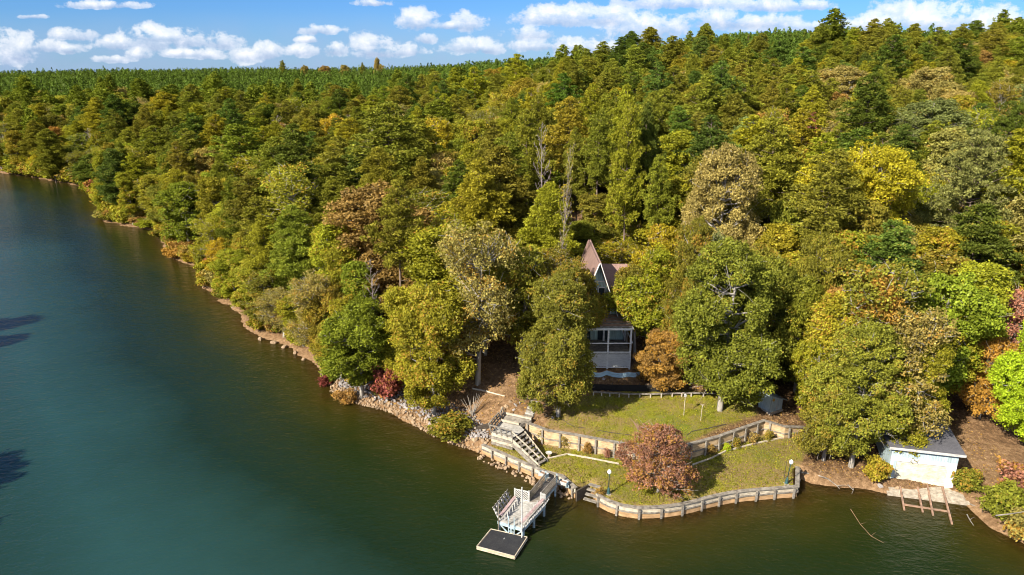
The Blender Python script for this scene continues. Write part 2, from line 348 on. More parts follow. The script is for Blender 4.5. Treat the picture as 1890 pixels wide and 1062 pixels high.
def mk_broad(name, H=15, R=5, zb=.22, nc=95, leafn=240, lsize=.27, shape=1.0, rc=(.8, 1.45), barkm='bark', limbs=34, fill=.25, twigs=0):
    trunk = []; top = np.array([rng.normal(0, .3), rng.normal(0, .3), H * .82])
    hc = H * (zb + 1) / 2; rz = H * (1 - zb) / 2
    ph = rng.uniform(0, 6.28, (4,)); am = rng.uniform(.1, .2, 4)
    C = []
    tries = 0
    RR = R * .86
    lobes = [(np.array([0, 0, hc]), np.array([.66 * RR, .66 * RR, rz]))]
    nlb = rng.integers(5, 8); a0 = rng.uniform(0, 6.28)
    for i in range(nlb):
        az = a0 + i * 6.283 / nlb + rng.normal(0, .3); rl = RR * rng.uniform(.36, .58); dd_ = RR * rng.uniform(.8, 1.08) - rl
        fr = rng.uniform(.30, .78) if i % 2 else rng.uniform(.12, .45)
        if shape > 1.5: dd_ *= 1 - .45 * fr; rl *= 1 - .2 * fr
        lobes.append((np.array([math.cos(az) * dd_, math.sin(az) * dd_, H * (zb + (1 - zb) * fr)]), np.array([rl, rl, rl * rng.uniform(.8, 1.25) * (H / 15) ** .5])))
    for i in range(2): lobes.append((np.array([rng.normal(0, .22) * RR, rng.normal(0, .22) * RR, H * rng.uniform(.78, .86)]), np.array([.42 * RR, .42 * RR, H * .14])))
    while len(C) < nc and tries < 12000:
        tries += 1
        lc, lr = lobes[rng.integers(len(lobes))]; d = unit(rng.normal(size=3) + (0, 0, .15))
        rr = rng.uniform(.82, 1.02) if rng.random() > fill else rng.uniform(.3, .8)
        p = lc + d * lr * rr
        if any(np.linalg.norm((p - c2) / r2) < .72 for c2, r2 in lobes) and rng.random() > fill * .6: continue
        r = rng.uniform(*rc)
        if p[2] > H - r * .6 or p[2] < H * zb * .6 + r * .3: continue
        if all(np.linalg.norm((p - c[0]) * (1, 1, 1.2)) > (r + c[1]) * .56 for c in C): C.append((p, r))
    LP = []; LN = []; LF = []
    for p, r in C:
        n = int(leafn * (r / (rc[1] * .8)) ** 2); d = unit(rng.normal(size=(n, 3)) + (0, 0, .45))
        sub = unit(rng.normal(size=(7, 3)) + (0, 0, .3))            # lobes inside the clump
        cs = (d @ sub.T).max(1); q = np.clip((cs - .55) / .45, 0, 1)
        rad = r * (.45 + .55 * q + rng.normal(0, .15, n)) * np.where(rng.random(n) < .12, rng.uniform(1.1, 1.5, n), 1)
        P = p + d * rad[:, None] * (1.1, 1.1, .78)
        LP.append(P); LN.append(unit(d * .5 + (-.1, 0, .35) * 1 + rng.normal(size=(n, 3)) * .75))
        LF.append(np.stack([rng.random(n), rng.random(n), np.full(n, rng.random())], 1))
    P = np.concatenate(LP); Nn = np.concatenate(LN); LF = np.concatenate(LF)
    V, Fq = leaves(P, Nn, lsize, 1.25)
    crown = npmesh(name + '_crown', V, Fq, [M['leaf']], {'lf': ('FACE', 'FLOAT_VECTOR', LF)})
    segs = []; k = 9; t = np.linspace(0, 1, k); tp = np.stack([top[0] * t ** 1.5 + np.sin(t * 5 + ph[0]) * .12, top[1] * t ** 1.5, t * top[2] - .3], 1)
    segs.append((tp, .30 * (H / 15) * (1 - t * .88) + .015))
    order = rng.permutation(len(C))[:limbs]
    for i in order:
        p, r = C[i]; z0 = max(H * .16, min(p[2] - .25 * np.hypot(p[0], p[1]) - 1.2 * rng.random(), H * .74)); tt = z0 / top[2]
        a = np.array([top[0] * tt ** 1.5, top[1] * tt ** 1.5, z0]); L = np.linalg.norm(p - a)
        bp = bend(a, p + unit(p - a) * r * .3, 6, .06); segs.append((bp, np.linspace(.035 + L * .016, .018, 6) * (H / 15)))
        for _ in range(3):
            j = rng.integers(2, 5); e = bp[j] + unit(rng.normal(size=3) + (p - a) / L + (0, 0, .3)) * rng.uniform(.8, 1.8) * R / 5
            segs.append((bend(bp[j], e, 4, .02), np.linspace(.03, .01, 4) * min(1, H / 12)))
    for _ in range(twigs):
        p, r = C[rng.integers(len(C))]; d = unit(rng.normal(size=3) + (0, 0, .8)); segs.append((bend(p, p + d * r * 1.35, 4, 0), np.linspace(.04, .012, 4) * min(1, H / 12)))
    TV, TF = tubes(segs)
    tr = npmesh(name + '_trunk', TV, TF, [M[barkm]], smooth=True)
    return tr, crown, H, R
def mk_pine(name, H=22, R=3.2, zb=.42, nb=60, dense=.9, cone=.4, tuft=.72, nn=95, nl=.33, crook=.25):
    segs = []; k = 9; t = np.linspace(0, 1, k); ph = rng.uniform(0, 6)
    tx = lambda s: np.array([crook * math.sin(s * 4 + ph) * s, crook * math.cos(s * 3 + ph) * s, 0])
    tp = np.array([tx(s) + (0, 0, s * H * .985 - .3) for s in t]); segs.append((tp, .21 * (H / 22) * (1 - t * .9) + .01))
    P = []; Nn = []; AX = []; LF = []
    for i in range(nb):
        s = (i + rng.random()) / nb; z = H * (zb + (1 - zb) * s ** .92)
        env = (1 - s ** (2.6 - 1.5 * min(1, cone))) ** .8 * (.45 + .55 * min(1, s * 4 + .3)); L = R * max(.12, env) * rng.uniform(.65, 1.12)
        az = i * 2.399 + rng.normal(0, .35); up = .08 + .9 * s ** 1.5 + rng.normal(0, .08)
        d = unit(np.array([math.cos(az), math.sin(az), up])); a = tx(z / H) + (0, 0, z); e = a + d * L
        bp = bend(a, e, 5, .06 * (1 - s)); segs.append((bp, np.linspace(.035 + L * .012, .012, 5)))
        nt_ = max(1, int(L * 2.6 * dense))
        for j in range(nt_):
            f = 1 - (j / nt_) * .75; side = rng.normal(0, .28 * L * f + .08, 3) * (1, 1, .35)
            c = a + (e - a) * f + side * (.25 if j == 0 else 1); c[2] += rng.uniform(-.1, .4) * L * f
            r = tuft * rng.uniform(.7, 1.25) * (1 - .35 * s)
            n = int(nn * (r / .6) ** 1.3); dd = unit(rng.normal(size=(n, 3)) + (0, 0, .5) + d * .3)
            P.append(c + dd * (r * rng.uniform(.45, 1.0, (n, 1))) * (1.15, 1.15, .7)); AX.append(unit(dd + rng.normal(size=(n, 3)) * .35)); Nn.append(unit(dd * .4 + (0, 0, .5) + rng.normal(size=(n, 3)) * .6))
            LF.append(np.stack([rng.random(n), rng.random(n), np.full(n, rng.random())], 1))
    P = np.concatenate(P); Nn = np.concatenate(Nn); AX = np.concatenate(AX); LF = np.concatenate(LF)
    V, Fq = leaves(P, Nn, nl * .36, 2.6, AX)
    crown = npmesh(name + '_crown', V, Fq, [M['needle']], {'lf': ('FACE', 'FLOAT_VECTOR', LF)})
    for _ in range(9):                                              # dead stubs under the crown
        z = H * (zb + .05) * rng.uniform(.5, 1); az = rng.uniform(0, 6.28); a = tx(z / H) + (0, 0, z); segs.append((bend(a, a + np.array([math.cos(az), math.sin(az), rng.uniform(-.2, .3)]) * rng.uniform(.5, 1.6), 4, 0), np.linspace(.035, .012, 4)))
    TV, TF = tubes(segs)
    return npmesh(name + '_trunk', TV, TF, [M['pinebark']], smooth=True), crown, H, R
def mk_bare(name, H=16, R=3, nb=44, leafn=0, lm='leaf', barkm='deadbark', upr=1.0, zb=.3):
    segs = []; t = np.linspace(0, 1, 10); ph = rng.uniform(0, 6)
    tx = lambda s: np.array([.3 * math.sin(s * 3 + ph) * s, .3 * math.cos(s * 2 + ph) * s, 0])
    segs.append((np.array([tx(s) + (0, 0, s * H - .3) for s in t]), .125 * (1 - t * .93) + .01)); tips = []
    for i in range(nb):
        s = zb + (1 - zb) * (i + rng.random()) / nb; az = i * 2.4 + rng.normal(0, .4); L = R * (1.15 - s) ** .6 * rng.uniform(.5, 1.1)
        a = tx(s) + (0, 0, s * H); d = unit(np.array([math.cos(az), math.sin(az), upr * rng.uniform(.5, 1.2)])); bp = bend(a, a + d * L, 6, .05, .06)
        segs.append((bp, np.linspace(.045 * (1.2 - s), .010, 6)))
        for j in range(2, 6):
            for _ in range(2):
                e = bp[j] + unit(rng.normal(size=3) + d * 1.2 + (0, 0, .5)) * rng.uniform(.4, 1.2) * L * .33; segs.append((bend(bp[j], e, 3, 0), np.linspace(.017, .007, 3))); tips.append(e)
    TV, TF = tubes(segs, 4); crown = None
    if leafn:
        tips = np.array(tips); idx = rng.integers(len(tips), size=leafn); P = tips[idx] + rng.normal(0, .25, (leafn, 3))
        V, Fq = leaves(P, unit(rng.normal(size=(leafn, 3)) + (0, 0, .5)), .22, 1.2)
        crown = npmesh(name + '_crown', V, Fq, [M[lm]], {'lf': ('FACE', 'FLOAT_VECTOR', rng.random((leafn, 3)))})
    return npmesh(name + '_trunk', TV, TF, [M[barkm]], smooth=True), crown, H, R
T = {}
T['oak'] = [mk_broad('oak_a', 15, 5.2, .15, 190, 330, .18, rc=(.5, 1.1), twigs=60), mk_broad('oak_b', 15, 5.0, .18, 180, 330, .18, rc=(.6, 1.1)), mk_broad('oak_c', 15, 5.0, .16, 170, 260, .18, shape=1.4, rc=(.45, 1.0), twigs=90, fill=.4), mk_broad('oak_e', 15, 4.6, .18, 150, 220, .17, shape=1.2, rc=(.4, .95), twigs=110, fill=.45), mk_broad('oak_d', 15, 5.2, .12, 190, 320, .18, fill=.35, rc=(.6, 1.1))]
T['bigoak'] = [mk_broad('big_oak_a', 18, 7.0, .10, 330, 380, .16, rc=(.5, 1.05), limbs=90, twigs=60), mk_broad('big_oak_b', 18, 6.8, .10, 330, 380, .16, rc=(.5, 1.05), limbs=90, twigs=60),
               mk_broad('big_oak_c', 18, 6.8, .08, 330, 350, .16, rc=(.5, 1.0), limbs=90, twigs=90, fill=.35)]
T['gum'] = [mk_broad('sweetgum_a', 17, 3.7, .12, 140, 320, .18, shape=2.0, rc=(.5, .95)), mk_broad('sweetgum_b', 17, 3.5, .15, 130, 320, .18, shape=2.2, rc=(.5, .95)), mk_broad('sweetgum_c', 17, 3.8, .1, 140, 300, .18, shape=1.8, rc=(.5, .95))]
T['sparse'] = [mk_broad('sparse_a', 16, 5.2, .2, 130, 190, .16, rc=(.55, 1.1), barkm='whitebark', limbs=80, fill=.4, twigs=110), mk_broad('sparse_b', 16, 4.6, .22, 115, 180, .16, rc=(.55, 1.1), barkm='whitebark', limbs=80, fill=.4, twigs=100)]
T['high'] = [mk_broad('high_oak', 10, 3.4, .40, 120, 300, .15, rc=(.45, .85), limbs=60, twigs=40, fill=.4)]
T['pine'] = [mk_pine('pine_a'), mk_pine('pine_b', 22, 3.4, .36, 66, crook=.35), mk_pine('pine_c', 22, 3.0, .48, 54, cone=.2), mk_pine('pine_d', 22, 3.6, .3, 74, 1.1, cone=.5)]
T['densepine'] = [mk_pine('dense_pine_a', 18, 3.8, .12, 84, 1.1, .5, .85, 110, .32), mk_pine('dense_pine_b', 18, 3.8, .18, 74, 1.0, .15, .9, 110, .32), mk_pine('dense_pine_c', 18, 3.4, .25, 66, .95, .3, .9, 110, .32)]
T['bigpine'] = [mk_pine('broad_pine', 20, 7.0, .12, 110, .62, .3, .8, 78, .33, .3)]
T['youngpine'] = [mk_pine('young_pine_a', 13, 2.3, .12, 70, 1.1, 1.2, .42, 34, .34, .06), mk_pine('young_pine_b', 13, 2.1, .1, 66, 1.0, 1.4, .42, 34, .34, .06)]
T['bare'] = [mk_bare('bare_a'), mk_bare('bare_b', 17, 3.4, 50, 500)]
T['redbare'] = [mk_bare('red_leaved', 13, 3.6, 70, 5200, barkm='whitebark', upr=1.5, zb=.15)]
T['maple'] = [mk_broad('red_maple', 7, 4.3, .13, 215, 150, .12, rc=(.3, .65), limbs=110, twigs=90, barkm='whitebark', fill=.35), mk_broad('small_maple', 7, 3.6, .1, 130, 330, .13, rc=(.35, .72), limbs=40, twigs=10)]
T['shrub'] = [mk_broad('shrub_a', 2.4, 1.5, .02, 42, 170, .14, rc=(.32, .6), limbs=20), mk_broad('shrub_b', 2.2, 1.3, .02, 34, 140, .14, rc=(.3, .55), limbs=24, fill=.4)]
T['thinshrub'] = [mk_broad('thin_shrub', 1.5, .85, .05, 26, 50, .11, rc=(.2, .36), limbs=26, fill=.5, twigs=12), mk_broad('thin_shrub_b', 1.5, .75, .05, 22, 40, .11, rc=(.2, .36), limbs=22, fill=.5, twigs=14)]

PAL = {'olive': (.20, .183, .024), 'yellow green': (.260, .248, .020), 'green': (.190, .195, .022), 'dark green': (.100, .135, .018), 'golden': (.36, .29, .018),
       'orange': (.44, .24, .05), 'rusty': (.30, .185, .05), 'red': (.36, .155, .105), 'khaki': (.30, .25, .065), 'lime green': (.32, .42, .02),
       'deep green': (.10, .145, .024), 'bright green': (.175, .205, .018), 'yellowish': (.28, .26, .024), 'sage green': (.18, .205, .06), 'crimson': (.25, .07, .055), 'grey brown': (.30, .24, .15)}
TREES = []          # (root, px, py, look words, base name)
KN = {'bigpine': ('broad_pine_tree', 'broad pine', 'pine tree'), 'high': ('oak_tree', 'oak', 'broad tree'), 'oak': ('oak_tree', 'oak', 'broad tree'), 'bigoak': ('oak_tree', 'oak', 'broad tree'), 'gum': ('sweetgum_tree', 'upright broadleaf tree', 'tree'), 'sparse': ('thin_leaved_tree', 'thin-leaved tree with pale branches', 'tree'),
      'pine': ('pine_tree', 'tall pine', 'pine tree'), 'densepine': ('bushy_pine_tree', 'bushy pine', 'pine tree'), 'youngpine': ('young_pine_tree', 'young pointed pine', 'pine tree'), 'bare': ('bare_tree', 'bare leafless tree', 'bare tree'),
      'redbare': ('red_leaved_tree', 'red-leaved tree', 'tree'), 'maple': ('maple_tree', 'low spreading maple', 'maple tree'), 'shrub': ('shrub', 'bushy shrub', 'shrub'), 'thinshrub': ('small_shrub', 'thin small shrub', 'shrub')}
def tree(kind, p, H, R, colr, acc=.2, label=None, var=None, rot=None, lean=0.0, group=None):
    tr, cr, H0, R0 = T[kind][var if var is not None else rng.integers(len(T[kind]))]
    nm, word, cat = KN[kind]
    e = empty(nm, (p[0], p[1], p[2] - .05)); lean = lean or {'oak': .045, 'gum': .03, 'sparse': .05, 'pine': .02, 'densepine': .03, 'bare': .06}.get(kind, 0); e.rotation_euler = (lean * rng.normal(), lean * rng.normal(), rng.uniform(0, 6.28) if rot is None else rot)
    e.scale = (R / R0 * rng.uniform(.9, 1.14), R / R0 * rng.uniform(.88, 1.1), H / H0)
    link('trunk' if kind not in ('shrub', 'thinshrub') else 'stems', tr, e)
    if cr is not None:
        c = link('crown' if kind not in ('shrub', 'thinshrub') else 'foliage', cr, e); b = np.array(PAL[colr]) * rng.uniform(.88, 1.14) * (1 + rng.normal(0, .05, 3)); c.color = (*[float(max(x, .004)) for x in b], acc)
    e['category'] = cat
    px, py, _ = proj((p[0], p[1], p[2] + H * .75)); TREES.append((e, px, py, colr, word, kind, label, p, R, group))
    return e
def tb(kind, bx, by, H, R, colr, acc=.2, **k):          # foot of the trunk seen at (bx, by)
    p = G(bx, by)
    return tree(kind, p, H, R, colr, acc, **k) if p is not None else None
def tt(kind, px, py, H, wpx, colr, acc=.2, **k):        # treetop seen at (px, py), crown wpx wide
    p = G(px, py, H)
    if p is None: return None
    dep = proj((p[0], p[1], p[2] + H * .7))[2]
    return tree(kind, p, H, wpx * .46 * dep / F, colr, acc, **k)
# ------------------------------------------------------------------ ground sheet
def axis_(parts):
    a = []
    for lo, hi, st in parts: a.append(np.arange(lo, hi, st))
    return np.concatenate(a + [[parts[-1][1]]])
GX = axis_([(-1500, -400, 50), (-400, -200, 8), (-200, -70, 2.5), (-70, -26, .9), (-26, -6, .5), (-6, 42, .28), (42, 70, 1.2), (70, 200, 5), (200, 500, 12), (500, 1500, 60)])
GY = axis_([(-50, 30, 8), (30, 45, 1.5), (45, 68, .28), (68, 95, .7), (95, 150, 1.6), (150, 300, 4), (300, 600, 12), (600, 1800, 50)])
X, Y = np.meshgrid(GX, GY); Z, D, DT, D2 = height(X, Y, True)
n1 = rng.normal(0, 1, X.shape)
Z = Z + np.where((D > .8), .025 * n1, 0)
ny, nx = X.shape; idx = np.arange(nx * ny).reshape(ny, nx)
FQ = np.stack([idx[:-1, :-1], idx[:-1, 1:], idx[1:, 1:], idx[1:, :-1]], -1).reshape(-1, 4)
dl, _ = sdist(X, Y, ULAWN)
lawn = np.maximum(sstep((DT + .3) / .6), sstep((dl + .8) / 2.0)) * (D > .15)
lawn = lawn * (1 - .85 * sstep((1.4 - np.abs(Y - 59.8)) * 1.0) * (X < 3) * (DT > 0))
patch = np.exp(-(((X - 21) / 2.6) ** 2 + ((Y - 54.6) / 1.6) ** 2)) + .9 * np.exp(-(((X - 25.5) / 2.4) ** 2 + ((Y - 59.3) / 2.0) ** 2)) + .6 * np.exp(-(((X - 6) / 3.5) ** 2 + ((Y - 61.3) / 1.2) ** 2)) + .7 * np.exp(-(((X - 5) / 4) ** 2 + ((Y - 59.2) / .9) ** 2))
clay = np.exp(-np.maximum(D, 0) / .7)
yard = np.exp(-(((X - 2) / 16) ** 2 + ((Y - 64) / 9) ** 2)) + np.exp(-(((X - 42) / 5) ** 2 + ((Y - 56) / 8) ** 2)) + .8 * np.exp(-(((X - 16) / 9) ** 2 + ((Y - 125) / 25) ** 2))
m, nt, out = newmat('ground_soil_and_grass')
def att(nt, nm):
    a = nt.nodes.new('ShaderNodeAttribute'); a.attribute_name = nm; return a.outputs['Fac']
P3 = pos(nt)
nA = noise(nt, .35, 5, .6, P3); nB = noise(nt, 2.6, 6, .7, P3); nC = noise(nt, 11, 4, .7, P3); nD = noise(nt, .9, 4, .6, P3)
vo = nt.nodes.new('ShaderNodeTexVoronoi'); vo.inputs['Scale'].default_value = 7.5; nt.links.new(P3, vo.inputs[0])
litter = ramp(nt, nB, [(.3, (.035, .022, .012)), (.48, (.11, .062, .030)), (.7, (.27, .165, .085))])
litter = mixc(nt, .55, litter, ramp(nt, vo.outputs['Color'], [(.2, .55), (.8, 1.5)]), 'MULTIPLY')
soil = ramp(nt, math_(nt, 'MULTIPLY_ADD', nB, .6, math_(nt, 'MULTIPLY', nC, .4)), [(.3, (.10, .058, .030)), (.5, (.24, .145, .075)), (.68, (.42, .29, .17))])
litter = mixc(nt, math_(nt, 'MULTIPLY', att(nt, 'yard'), ramp(nt, nA, [(.35, .25), (.65, 1.)])), litter, soil)
grass = ramp(nt, nC, [(.22, (.085, .088, .007)), (.5, (.185, .185, .012)), (.8, (.29, .265, .035))])
grass2 = ramp(nt, nC, [(.2, (.11, .085, .03)), (.8, (.30, .21, .09))])
gm = math_(nt, 'ADD', ramp(nt, nD, [(.40, .05), (.60, .85)]), att(nt, 'patch'), clamp=True)
grass = mixc(nt, gm, grass, grass2)
green = mixc(nt, ramp(nt, noise(nt, .22, 3, .5, P3), [(.5, 0.), (.7, .5)]), grass, (.075, .125, .018))
lw = math_(nt, 'MULTIPLY', att(nt, 'lawn'), ramp(nt, math_(nt, 'ADD', math_(nt, 'MULTIPLY', nB, .5), math_(nt, 'MULTIPLY', att(nt, 'lawn'), .6)), [(.35, 0.), (.55, 1.)]))
c = mixc(nt, lw, litter, green)
clayc = ramp(nt, nB, [(.3, (.17, .095, .045)), (.7, (.38, .25, .14))])
c = mixc(nt, math_(nt, 'MULTIPLY', att(nt, 'clay'), ramp(nt, nD, [(.3, .6), (.7, 1.)])), c, clayc)
forest = mixc(nt, 1.0, c, (.62, .62, .62), 'MULTIPLY')
pbsdf(nt, out, c, .95, .1, math_(nt, 'ADD', nC, math_(nt, 'MULTIPLY', vo.outputs['Distance'], .8)), .08, .8)
g = npmesh('ground', np.stack([X, Y, Z], -1).reshape(-1, 3), FQ, [m], {k: ('POINT', 'FLOAT', np.clip(v, 0, 1).ravel()) for k, v in (('lawn', lawn), ('patch', patch), ('clay', clay), ('yard', yard))}, smooth=True)
tag(link('ground', g), kind='structure')

# ------------------------------------------------------------------ water
dw = -np.maximum(D, D2)
m, nt, out = newmat('lake_water')
P3 = pos(nt)
nW = noise(nt, .05, 4, .6, P3); nE = noise(nt, .35, 3, .6, P3)
dn = math_(nt, 'ADD', math_(nt, 'MULTIPLY', att(nt, 'depth'), 45.0), math_(nt, 'MULTIPLY', math_(nt, 'SUBTRACT', nE, .5), 3.0))
dm = math_(nt, 'DIVIDE', dn, 45.0, clamp=True); dn = math_(nt, 'DIVIDE', dn, 20.0, clamp=True)
body = ramp(nt, dn, [(0.0, (.10, .066, .015)), (.06, (.046, .037, .006)), (.16, (.024, .025, .004)), (.36, (.010, .018, .004)), (.75, (.006, .017, .006)), (1.0, (.008, .022, .011))])
body = mixc(nt, ramp(nt, dm, [(.33, 0.), (.95, 1.)]), body, (.024, .078, .080))  # teal far from shore stands in for sunlit ripples, put into the body colour
body = mixc(nt, .35, body, ramp(nt, nW, [(.3, .7), (.7, 1.3)]), 'MULTIPLY')
df = nt.nodes.new('ShaderNodeBsdfDiffuse'); nt.links.new(body, df.inputs[0])
tp = nt.nodes.new('ShaderNodeBsdfTransparent'); tp.inputs[0].default_value = (.50, .42, .22, 1)
mx = nt.nodes.new('ShaderNodeMixShader'); nt.links.new(ramp(nt, dn, [(0., .12), (.09, .75), (.22, 1.)]), mx.inputs[0]); nt.links.new(tp.outputs[0], mx.inputs[1]); nt.links.new(df.outputs[0], mx.inputs[2])
r1 = noise(nt, 1.0, 4, .62, pos(nt, (2.4, 3.6, 1), (0, 0, .5)), .4); r2 = noise(nt, 1.0, 3, .6, pos(nt, (.55, .9, 1), (0, 0, -.3)), .3)
rr = math_(nt, 'ADD', math_(nt, 'MULTIPLY', r1, .55), r2)
bp = nt.nodes.new('ShaderNodeBump'); bp.inputs['Distance'].default_value = .26; bp.inputs['Strength'].default_value = .52
nt.links.new(rr, bp.inputs['Height'])
gl = nt.nodes.new('ShaderNodeBsdfGlossy'); gl.inputs['Roughness'].default_value = .05; nt.links.new(bp.outputs[0], gl.inputs['Normal'])
fr = nt.nodes.new('ShaderNodeFresnel'); fr.inputs[0].default_value = 1.33; nt.links.new(bp.outputs[0], fr.inputs['Normal'])
m2 = nt.nodes.new('ShaderNodeMixShader'); nt.links.new(fr.outputs[0], m2.inputs[0]); nt.links.new(mx.outputs[0], m2.inputs[1]); nt.links.new(gl.outputs[0], m2.inputs[2])
nt.links.new(m2.outputs[0], out.inputs[0])
keep = (dw.ravel()[FQ] > -4).any(1)
wm = npmesh('lake_water', np.stack([X, Y, 0 * X], -1).reshape(-1, 3), FQ[keep], [m], {'depth': ('POINT', 'FLOAT', np.clip(dw / 45, 0, 1).ravel())}, smooth=True)
tag(link('lake_water', wm), kind='structure')

# ------------------------------------------------------------------ light, sky, clouds
SAZ = math.atan2(-.70, -.714); SEL = R_(36)
sd = np.array([math.cos(SEL) * math.cos(SAZ), math.cos(SEL) * math.sin(SAZ), math.sin(SEL)])
sun = bpy.data.lights.new('sun', 'SUN'); sun.energy = 5.0; sun.angle = R_(.53); sun.color = (1, .92, .78)
so = bpy.data.objects.new('sun', sun); col.objects.link(so); so.location = (-60, -60, 90)
from mathutils import Vector
so.rotation_euler = Vector(sd).to_track_quat('Z', 'Y').to_euler()
w = bpy.data.worlds.new('World'); sc.world = w; w.use_nodes = True; nt = w.node_tree; nt.nodes.clear()
out = nt.nodes.new('ShaderNodeOutputWorld'); bg = nt.nodes.new('ShaderNodeBackground'); bg.inputs[1].default_value = 1.0
sky = nt.nodes.new('ShaderNodeTexSky'); sky.sky_type = 'NISHITA'; sky.sun_disc = False; sky.sun_elevation = SEL
sky.sun_rotation = math.atan2(sd[0], sd[1]); sky.altitude = 200; sky.air_density = 1.0; sky.dust_density = .1; sky.ozone_density = 2.2
SKY = .10
skc = mixc(nt, 1.0, sky.outputs[0], (SKY * .18, SKY * .345, SKY * .64), 'MULTIPLY')
tc = nt.nodes.new('ShaderNodeTexCoord'); sp = nt.nodes.new('ShaderNodeSeparateXYZ'); nt.links.new(tc.outputs['Generated'], sp.inputs[0])
ysafe = math_(nt, 'MAXIMUM', sp.outputs[1], .02)
U = math_(nt, 'DIVIDE', sp.outputs[0], ysafe); V_ = math_(nt, 'DIVIDE', sp.outputs[2], ysafe)
cv = nt.nodes.new('ShaderNodeCombineXYZ'); nt.links.new(U, cv.inputs[0]); nt.links.new(V_, cv.inputs[2])
mp = nt.nodes.new('ShaderNodeMapping'); mp.inputs['Scale'].default_value = (1, 1, 1.35); nt.links.new(cv.outputs[0], mp.inputs[0])
na = noise(nt, 26, 6, .62, mp.outputs[0], .2); nb_ = noise(nt, 75, 4, .6, mp.outputs[0])
def skyuv(px, py): d = ray(px, py); return d[0] / d[1], d[2] / d[1]
CL = [(20, 85, 42, 28), (100, 84, 52, 11), (137, 62, 34, 12), (128, 92, 16, 8), (215, 78, 28, 13), (272, 68, 40, 24), (300, 62, 40, 12), (340, 68, 40, 17), (415, 74, 35, 15), (255, 98, 24, 11), (380, 98, 26, 10), (208, 108, 30, 7), (330, 97, 30, 8),
      (452, 97, 24, 16), (492, 90, 26, 18), (560, 92, 26, 11), (588, 54, 30, 9), (568, 72, 17, 6), (618, 88, 22, 13), (690, 80, 34, 17), (700, 96, 40, 10), (770, 34, 33, 19), (862, 38, 25, 17), (828, 46, 24, 8), (788, 68, 16, 11), (752, 90, 26, 11), (870, 82, 42, 14), (905, 88, 22, 12),
      (985, 60, 40, 13), (985, 82, 40, 11), (1035, 28, 66, 19), (1132, 27, 40, 18), (1065, 78, 50, 16), (1205, 45, 60, 22), (1100, 90, 60, 14), (1270, 2, 110, 12), (1330, 32, 60, 20), (1420, 38, 60, 14), (1400, 8, 80, 12), (1500, 8, 28, 9),
      (1600, 40, 50, 16), (1690, 30, 90, 34), (1800, 36, 110, 32), (1880, 44, 60, 26), (1530, 48, 70, 10), (690, 4, 26, 6), (190, 8, 60, 7), (60, 30, 25, 4)]
best = None; hv = None
for (px, py, a_, b_) in CL:
    u0, v0 = skyuv(px, py); sx = F * .97; a2 = a_ * 1.4 / F; b2 = b_ * 1.4 / F
    du = math_(nt, 'MULTIPLY', math_(nt, 'SUBTRACT', U, u0), 1 / a2); dv = math_(nt, 'MULTIPLY', math_(nt, 'SUBTRACT', V_, v0 - b2 * .25), 1 / b2)
    dvl = math_(nt, 'MAXIMUM', dv, math_(nt, 'MULTIPLY', dv, -1.55))
    q = math_(nt, 'SUBTRACT', 1.0, math_(nt, 'ADD', math_(nt, 'MULTIPLY', du, du), math_(nt, 'MULTIPLY', dvl, dvl)))
    sh = math_(nt, 'ADD', q, math_(nt, 'MULTIPLY', dv, .0))
    best = q if best is None else math_(nt, 'SMOOTH_MAX', best, q, .25)
    hh = math_(nt, 'MULTIPLY', math_(nt, 'MAXIMUM', q, 0.0), dv)
    hv = hh if hv is None else math_(nt, 'ADD', hv, hh)
nz = math_(nt, 'ADD', math_(nt, 'MULTIPLY', math_(nt, 'SUBTRACT', na, .5), 4.2), math_(nt, 'MULTIPLY', math_(nt, 'SUBTRACT', nb_, .5), 1.1))
dens = math_(nt, 'ADD', best, nz)
front = math_(nt, 'GREATER_THAN', sp.outputs[1], .02)
dens = math_(nt, 'MULTIPLY', dens, front)
mask = ramp(nt, math_(nt, 'MULTIPLY_ADD', dens, .5, .0), [(.0, 0.), (.32, .66), (.75, .97)], 'EASE')
lit = math_(nt, 'MULTIPLY_ADD', hv, .9, math_(nt, 'MULTIPLY_ADD', nz, .28, .52), clamp=True)
cc = ramp(nt, lit, [(0.05, (.18, .22, .33)), (.45, (.32, .36, .44)), (.9, (.53, .53, .53))])
# a thin pale bank of far cloud just over the treeline
vv = math_(nt, 'MULTIPLY', V_, 18.0)
far = math_(nt, 'MULTIPLY', ramp(nt, V_, [(.0, .75), (.035, .5), (.075, 0.)]), ramp(nt, noise(nt, 14, 5, .6, mp.outputs[0]), [(.3, .45), (.7, 1.)]))
lp = mixc(nt, far, skc, (.19, .25, .38))
# unseen clouds added overhead and behind the camera to lift the ambient light
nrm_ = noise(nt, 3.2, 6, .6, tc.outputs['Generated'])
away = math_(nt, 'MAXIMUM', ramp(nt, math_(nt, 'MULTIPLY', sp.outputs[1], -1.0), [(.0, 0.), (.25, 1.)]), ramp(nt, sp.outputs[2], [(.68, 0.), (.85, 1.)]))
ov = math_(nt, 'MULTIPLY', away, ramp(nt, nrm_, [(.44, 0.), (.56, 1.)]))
final = mixc(nt, mask, lp, cc)
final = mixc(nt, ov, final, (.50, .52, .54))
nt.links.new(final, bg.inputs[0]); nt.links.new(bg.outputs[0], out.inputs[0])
w.cycles.sampling_method = 'MANUAL'; w.cycles.sample_map_resolution = 512
sc.view_settings.view_transform = 'Standard'; sc.view_settings.look = 'None'; sc.view_settings.exposure = 1.1; sc.view_settings.gamma = 1
cy = sc.cycles
sc.render.engine = 'CYCLES'
cy.max_bounces = 6; cy.diffuse_bounces = 4; cy.glossy_bounces = 2; cy.transmission_bounces = 3; cy.transparent_max_bounces = 6
cy.caustics_reflective = False; cy.caustics_refractive = False; cy.use_denoising = True; cy.filter_width = 1.0
